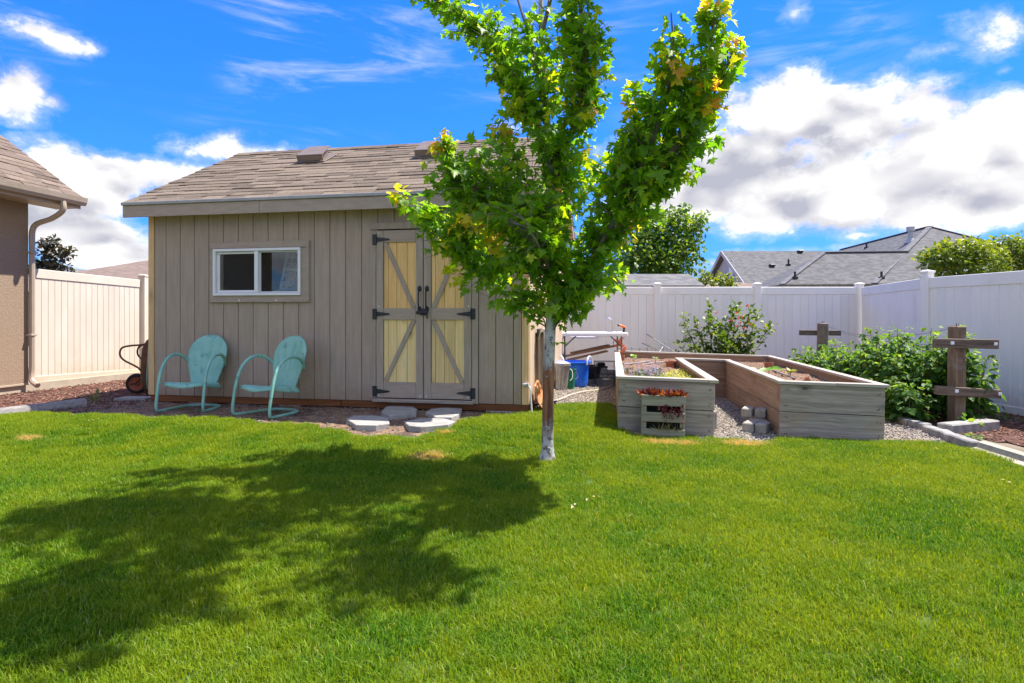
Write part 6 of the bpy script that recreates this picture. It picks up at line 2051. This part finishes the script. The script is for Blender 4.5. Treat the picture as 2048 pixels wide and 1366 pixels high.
    tag(MB().prism([(-.33, -.2, -.1), (.45, -.22, -.1), (.46, .25, -.1), (-.30, .25, -.1)], (0, 0, .19)).build('concrete_slab', m_conc, None, loc=(xs, Ys + .1, g(xs, Ys) )), 'low concrete slab under the crates beneath the sink table', 'slab')
    Yq = 10.85; zq = g(xs, Yq) + .09
    for px, lb, wd, lid in ((1203, 'pale grey plastic crate with a black lid under the sink table', .19, True), (1221, 'open pale grey plastic crate beside the lidded one', .16, False)):
        xx = X_at(px, Yq)
        t = thing('plastic_crate', lb, 'crate', (xx, Yq + .06, zq), group='plastic crates under the sink table')
        m = MB()
        hgt = .20 if lid else .17
        for c, d in (((0, 0, .006), (wd, .2, .012)), ((-wd / 2, 0, hgt / 2), (.012, .2, hgt)), ((wd / 2, 0, hgt / 2), (.012, .2, hgt)), ((0, -.1, hgt / 2), (wd + .012, .012, hgt)), ((0, .1, hgt / 2), (wd + .012, .012, hgt))): m.box(c, d, .003)
        m.build('crate', m_plasticgrey, t)
        if lid:
            m = MB(); m.box((0, 0, hgt + .012), (wd + .03, .23, .024), .006); m.box((0, 0, hgt + .055), (wd - .05, .16, .065), .02); m.build('lid', m_black, t)
    t = thing('wire_rack', 'dark wire rack with scrolled lattice in front of the crates', 'rack', (X_at(1192, 10.4), 10.4, g(1.4, 10.4)))
    m = MB(); L = X_at(1232, 10.4) - X_at(1192, 10.4); hr = .42
    for x, y in ((0, 0), (L, 0), (0, .2), (L, .2)): m.tube([(x, y, 0), (x, y, hr)], .006, 6)
    for z in (.13, .20, hr): m.tube([(0, 0, z), (L, 0, z)], .005, 6); m.tube([(0, .2, z), (L, .2, z)], .005, 6); m.tube([(0, 0, z), (0, .2, z)], .005, 6); m.tube([(L, 0, z), (L, .2, z)], .005, 6)
    zz = [(L * k / 8, 0, .135 + .06 * (k % 2)) for k in range(9)]
    for p, q in zip(zz[:-1], zz[1:]): m.tube([p, q], .004, 5)
    m.build('wires', m_black, t)
    # hose over the gravel
    pts = [G(1100, 806) + Vector((0, 0, .015))] + [G(px, py) + Vector((0, 0, .018)) for px, py in ((1118, 802), (1140, 793), (1165, 786), (1190, 783), (1212, 778), (1226, 772))]
    tag(MB().tube(smoothpath(pts, 8), .0145, 8).build('garden_hose', m_hose, None, True), 'beige hose snaking over the gravel from the trunk to the planter', 'hose')
    # rods and a wire cage leaning at the fence
    for i, (a, b, lb) in enumerate((((1293, 668), (1352, 706), 'longest thin steel rod leaning on the back fence post'), ((1284, 686), (1330, 706), 'lower thin steel rod by the back fence post'), ((1330, 687), (1318, 706), 'short steel rod crossing the two others by the fence post'))):
        A, B = P(*a, 12.05), P(*b, 11.75)
        d = (B - A) * 1.0
        k = (g(B.x, B.y) - A.z) / d.z
        tag(MB().tube([A, A + d * k], .008, 6).build('steel_rod', m_wire, None), lb, 'rod', 'steel rods by the back fence')
    t = thing('wire_cage', 'low wire edging panel standing before the back fence post', 'wire panel', (X_at(1248, 11.6), 11.6, g(2.3, 11.6)))
    m = MB(); L = X_at(1342, 11.6) - X_at(1248, 11.6); h = CAM_H + (HOR - 694) / FPX * 11.6
    for k in range(7): m.tube([(L * k / 6, 0, -.03), (L * k / 6, 0, h + (.03 if k % 2 else 0))], .004, 5)
    for z in (h * .35, h - .01): m.tube([(0, 0, z), (L, 0, z)], .004, 5)
    m.build('wires', m_wire, t)
    # paver beside the right side of the left planter arm
m_loose = wood('loose brown boards', (.34, .19, .10), (.22, .12, .06), axis=0, knots=.4, rand=.2)
work_corner()

# ================================================================== pavers, kerb blocks and trellis
def pavers():
    for (px, py, z, rz, ry, lb) in ((1496, 850, .10, -30, 0, 'concrete paver standing upright, rearmost of the stack by the right planter arm'), (1516, 856, .0, 10, 0, 'concrete paver lying at the bottom right of the small paver stack'), (1500, 862, .0, -35, 0, 'concrete paver lying at the bottom left of the small paver stack'), (1526, 864, .0, -38, 0, 'concrete paver at the bottom nearest the right planter front corner'), (1524, 852, .10, -34, 0, 'concrete paver on top of the small paver stack')):
        q = G(px, py)
        o = board('paver', m_paver, None, (q.x, q.y, q.z + .05 + z), (.115, .21, .10), rot=(0, R(ry), R(rz)), ch=.01)
        tag(o, lb, 'paver', 'concrete pavers stacked between the planter arms')
    u, v = bed_at(1431, 846, 0)
    q = bed_world(UL + .05, .42)
    tag(board('paver', m_paver, None, (q.x, q.y, .09), (.07, .2, .19), rot=(0, 0, -BA), ch=.01), 'single concrete paver on edge against the right side of the left planter arm', 'paver')
m_paver = mat('tan grey pavers', (.37, .34, .30), (.28, .26, .23), 16, rough=.95, bmp=.5, bscale=60, rand=.2)
pavers()
def kerb():
    blocks = [((1771, 834), (1795, 843)), ((1797, 844), (1822, 853)), ((1824, 853), (1856, 861)), ((1853, 864), (1888, 876)), ((1884, 872), (1905, 884)), ((1903, 881), (1952, 899))]
    for i, (a, b) in enumerate(blocks):
        A, B = G(*a), G(*b)
        d = B - A; L = d.length
        A2, B2 = A + d * .01, B - d * .01
        m = MB()
        m.bar((0, 0, .03), Vector((B2.x - A2.x, B2.y - A2.y, B2.z - A2.z + .03)), .11, .09, ch=.012)
        lb = ['farthest grey kerb block of the curved edging beside the right planter arm', 'second kerb block from the far end of the curved edging', 'third kerb block of the edging, left of the trellis footing', 'grey kerb block below the trellis footing', 'short broken kerb block near the corner of the lawn', 'pale kerb block joining the long concrete edging'][i]
        tag(m.build('kerb_block', m_conc, None, loc=A2), lb, 'kerb block', 'kerb blocks between gravel and mulch')
    pts = [G(1956, 900), G(2000, 914), G(2050, 930), G(2130, 957), G(2260, 1003), G(2420, 1060)]
    path = smoothpath(pts, 5)
    m = MB()
    prof = [(-.085, -.04), (-.08, .012), (-.02, .03), (.0, .075), (.05, .09), (.085, .07), (.09, -.04)]
    V, F = [], []
    for i, p in enumerate(path):
        tn = (path[min(i + 1, len(path) - 1)] - path[max(i - 1, 0)]); tn.z = 0; tn.normalize()
        sd = Vector((tn.y, -tn.x, 0)) * -1
        for x, z in prof: V.append(p + sd * x + Vector((0, 0, z)))
    k = len(prof)
    for i in range(len(path) - 1):
        for j in range(k - 1): F.append((i * k + j, i * k + j + 1, (i + 1) * k + j + 1, (i + 1) * k + j))
    F += [tuple(range(k)), tuple((len(path) - 1) * k + j for j in range(k))]
    m.add(V, F)
    tag(m.build('concrete_edging', m_edging, None, True), 'long pale moulded concrete edging between lawn and red mulch at right', 'edging')
m_edging = mat('buff cast edging', (.46, .40, .30), (.37, .32, .24), 18, rough=.95, bmp=.4, bscale=70)
kerb()
def trellis(name, label, px, Y, pw, top, arms, foot):
    x = X_at(px, Y); z0 = g(x, Y)
    t = thing(name, label, 'trellis post', (x, Y, z0), group='trellis posts for the raspberries')
    def zz(py): return CAM_H + (HOR - py) / FPX * Y - z0
    h = zz(top)
    board('post', m_postwood, t, (0, 0, h / 2 - .05), (pw, pw, h + .1), rot=(0, R(.6), R(6)), ch=.012)
    for i, (p0, p1, py, hh, tilt, front) in enumerate(arms):
        a, b = X_at(p0, Y) - x, X_at(p1, Y) - x
        y = -(pw / 2 + .03) if front else (pw / 2 + .03)
        arm = board('crossarm', m_armwood, t, ((a + b) / 2, y, zz(py)), (b - a, .055, hh), rot=(0, R(tilt), R(2)), ch=.006)
        if front:
            for fx in ((-.24, .44) if i == 0 else (-.2, .47)):
                c = MB(); c.box((fx * (b - a), -.031, .004), (.042, .004, .036), .001); c.box((fx * (b - a) + .002, -.036, .0), (.012, .01, .012), .002)
                c.build('wire_clip', m_white, arm)
    m = MB(); m.tube([(0, 0, h - .02), (0, 0, h + .03)], .006, 6); m.tube([(.02, -.01, h - .02), (.02, -.01, h + .028)], .005, 6); m.build('eye_screw', m_wire, t)
    return x, h + z0, t
x1, h1, t1 = trellis('trellis_post', 'nearer cross shaped trellis post with two split crossarms at right', 1913, 6.95, .135, 652, [(1854, 1983, 686.5, .108, 1.2, True), (1857, 1988, 782, .10, 3.8, True)], True)
x2, h2, t2 = trellis('trellis_post', 'farther cross shaped trellis post before the back fence corner', 1645, 10.35, .135, 646, [(1604, 1688, 666, .09, .6, False), (1597, 1690, 729, .09, 1, False)], False)
def trellis_extras():
    m = MB()
    a, b = G(1888, 866), G(1985, 858)
    t = MB().box((0, 0, 0), ((b - a).length, .16, .13), .012).build('concrete_footing', m_conc, None, loc=(.5 * (a.x + b.x), .5 * (a.y + b.y) + .0, g(a.x, a.y) + .035), rot=(0, 0, math.atan2(b.y - a.y, b.x - a.x)))
    tag(t, 'pale concrete block lying before the nearer trellis post', 'concrete block')
    A = Vector((x1, 6.95, h1 - .01)); B = Vector((x2, 10.35, h2 - .02))
    for (p, q, sag, lb) in ((A, B, .16, 'thin slack wire between the tops of the two trellis posts'), (A + Vector((.36, -.05, -.18)), B + Vector((.33, 0, -.14)), .10, 'thin slack wire between the right ends of the trellis crossarms')):
        pts = [p.lerp(q, k / 12) - Vector((0, 0, sag * 4 * (k / 12) * (1 - k / 12))) for k in range(13)]
        tag(MB().tube(pts, .003, 5).build('trellis_wire', m_wire, None), lb, 'wire')
trellis_extras()

# fallen bits on the lawn
def litter():
    k = 26
    pos, tip, nrm, siz, tin = [], [], [], [], []
    base = G(1145, 1022)
    for px, py in ((1142, 1024), (1148, 1028), (1152, 1022), (1190, 1008), (1196, 1006), (1176, 1012), (1262, 1046), (432, 848), (196, 846), (186, 848), (176, 850), (2008, 972), (2015, 975), (1870, 905)):
        q = G(px, py); pos.append(q - base + Vector((0, 0, .045))); tip.append(rand_dirs(1)[0] * np.array((1, 1, .2))); nrm.append((0, 0, 1)); siz.append(.014 + .014 * nr.rand()); tin.append(nr.rand())
    o = bpy.data.objects.new('dry_leaf_litter', leaf_cloud(OVATE, [tuple(p) for p in pos], tip, nrm, siz, tin, m_strawleaf, 'dry_leaf_litter'))
    o.location = base; link(o); tag(o, kind='stuff')
m_strawleaf = leafmat('dry pale leaves', (.62, .52, .32), (.55, .44, .24), (.45, .36, .2), trans=.2)
litter()
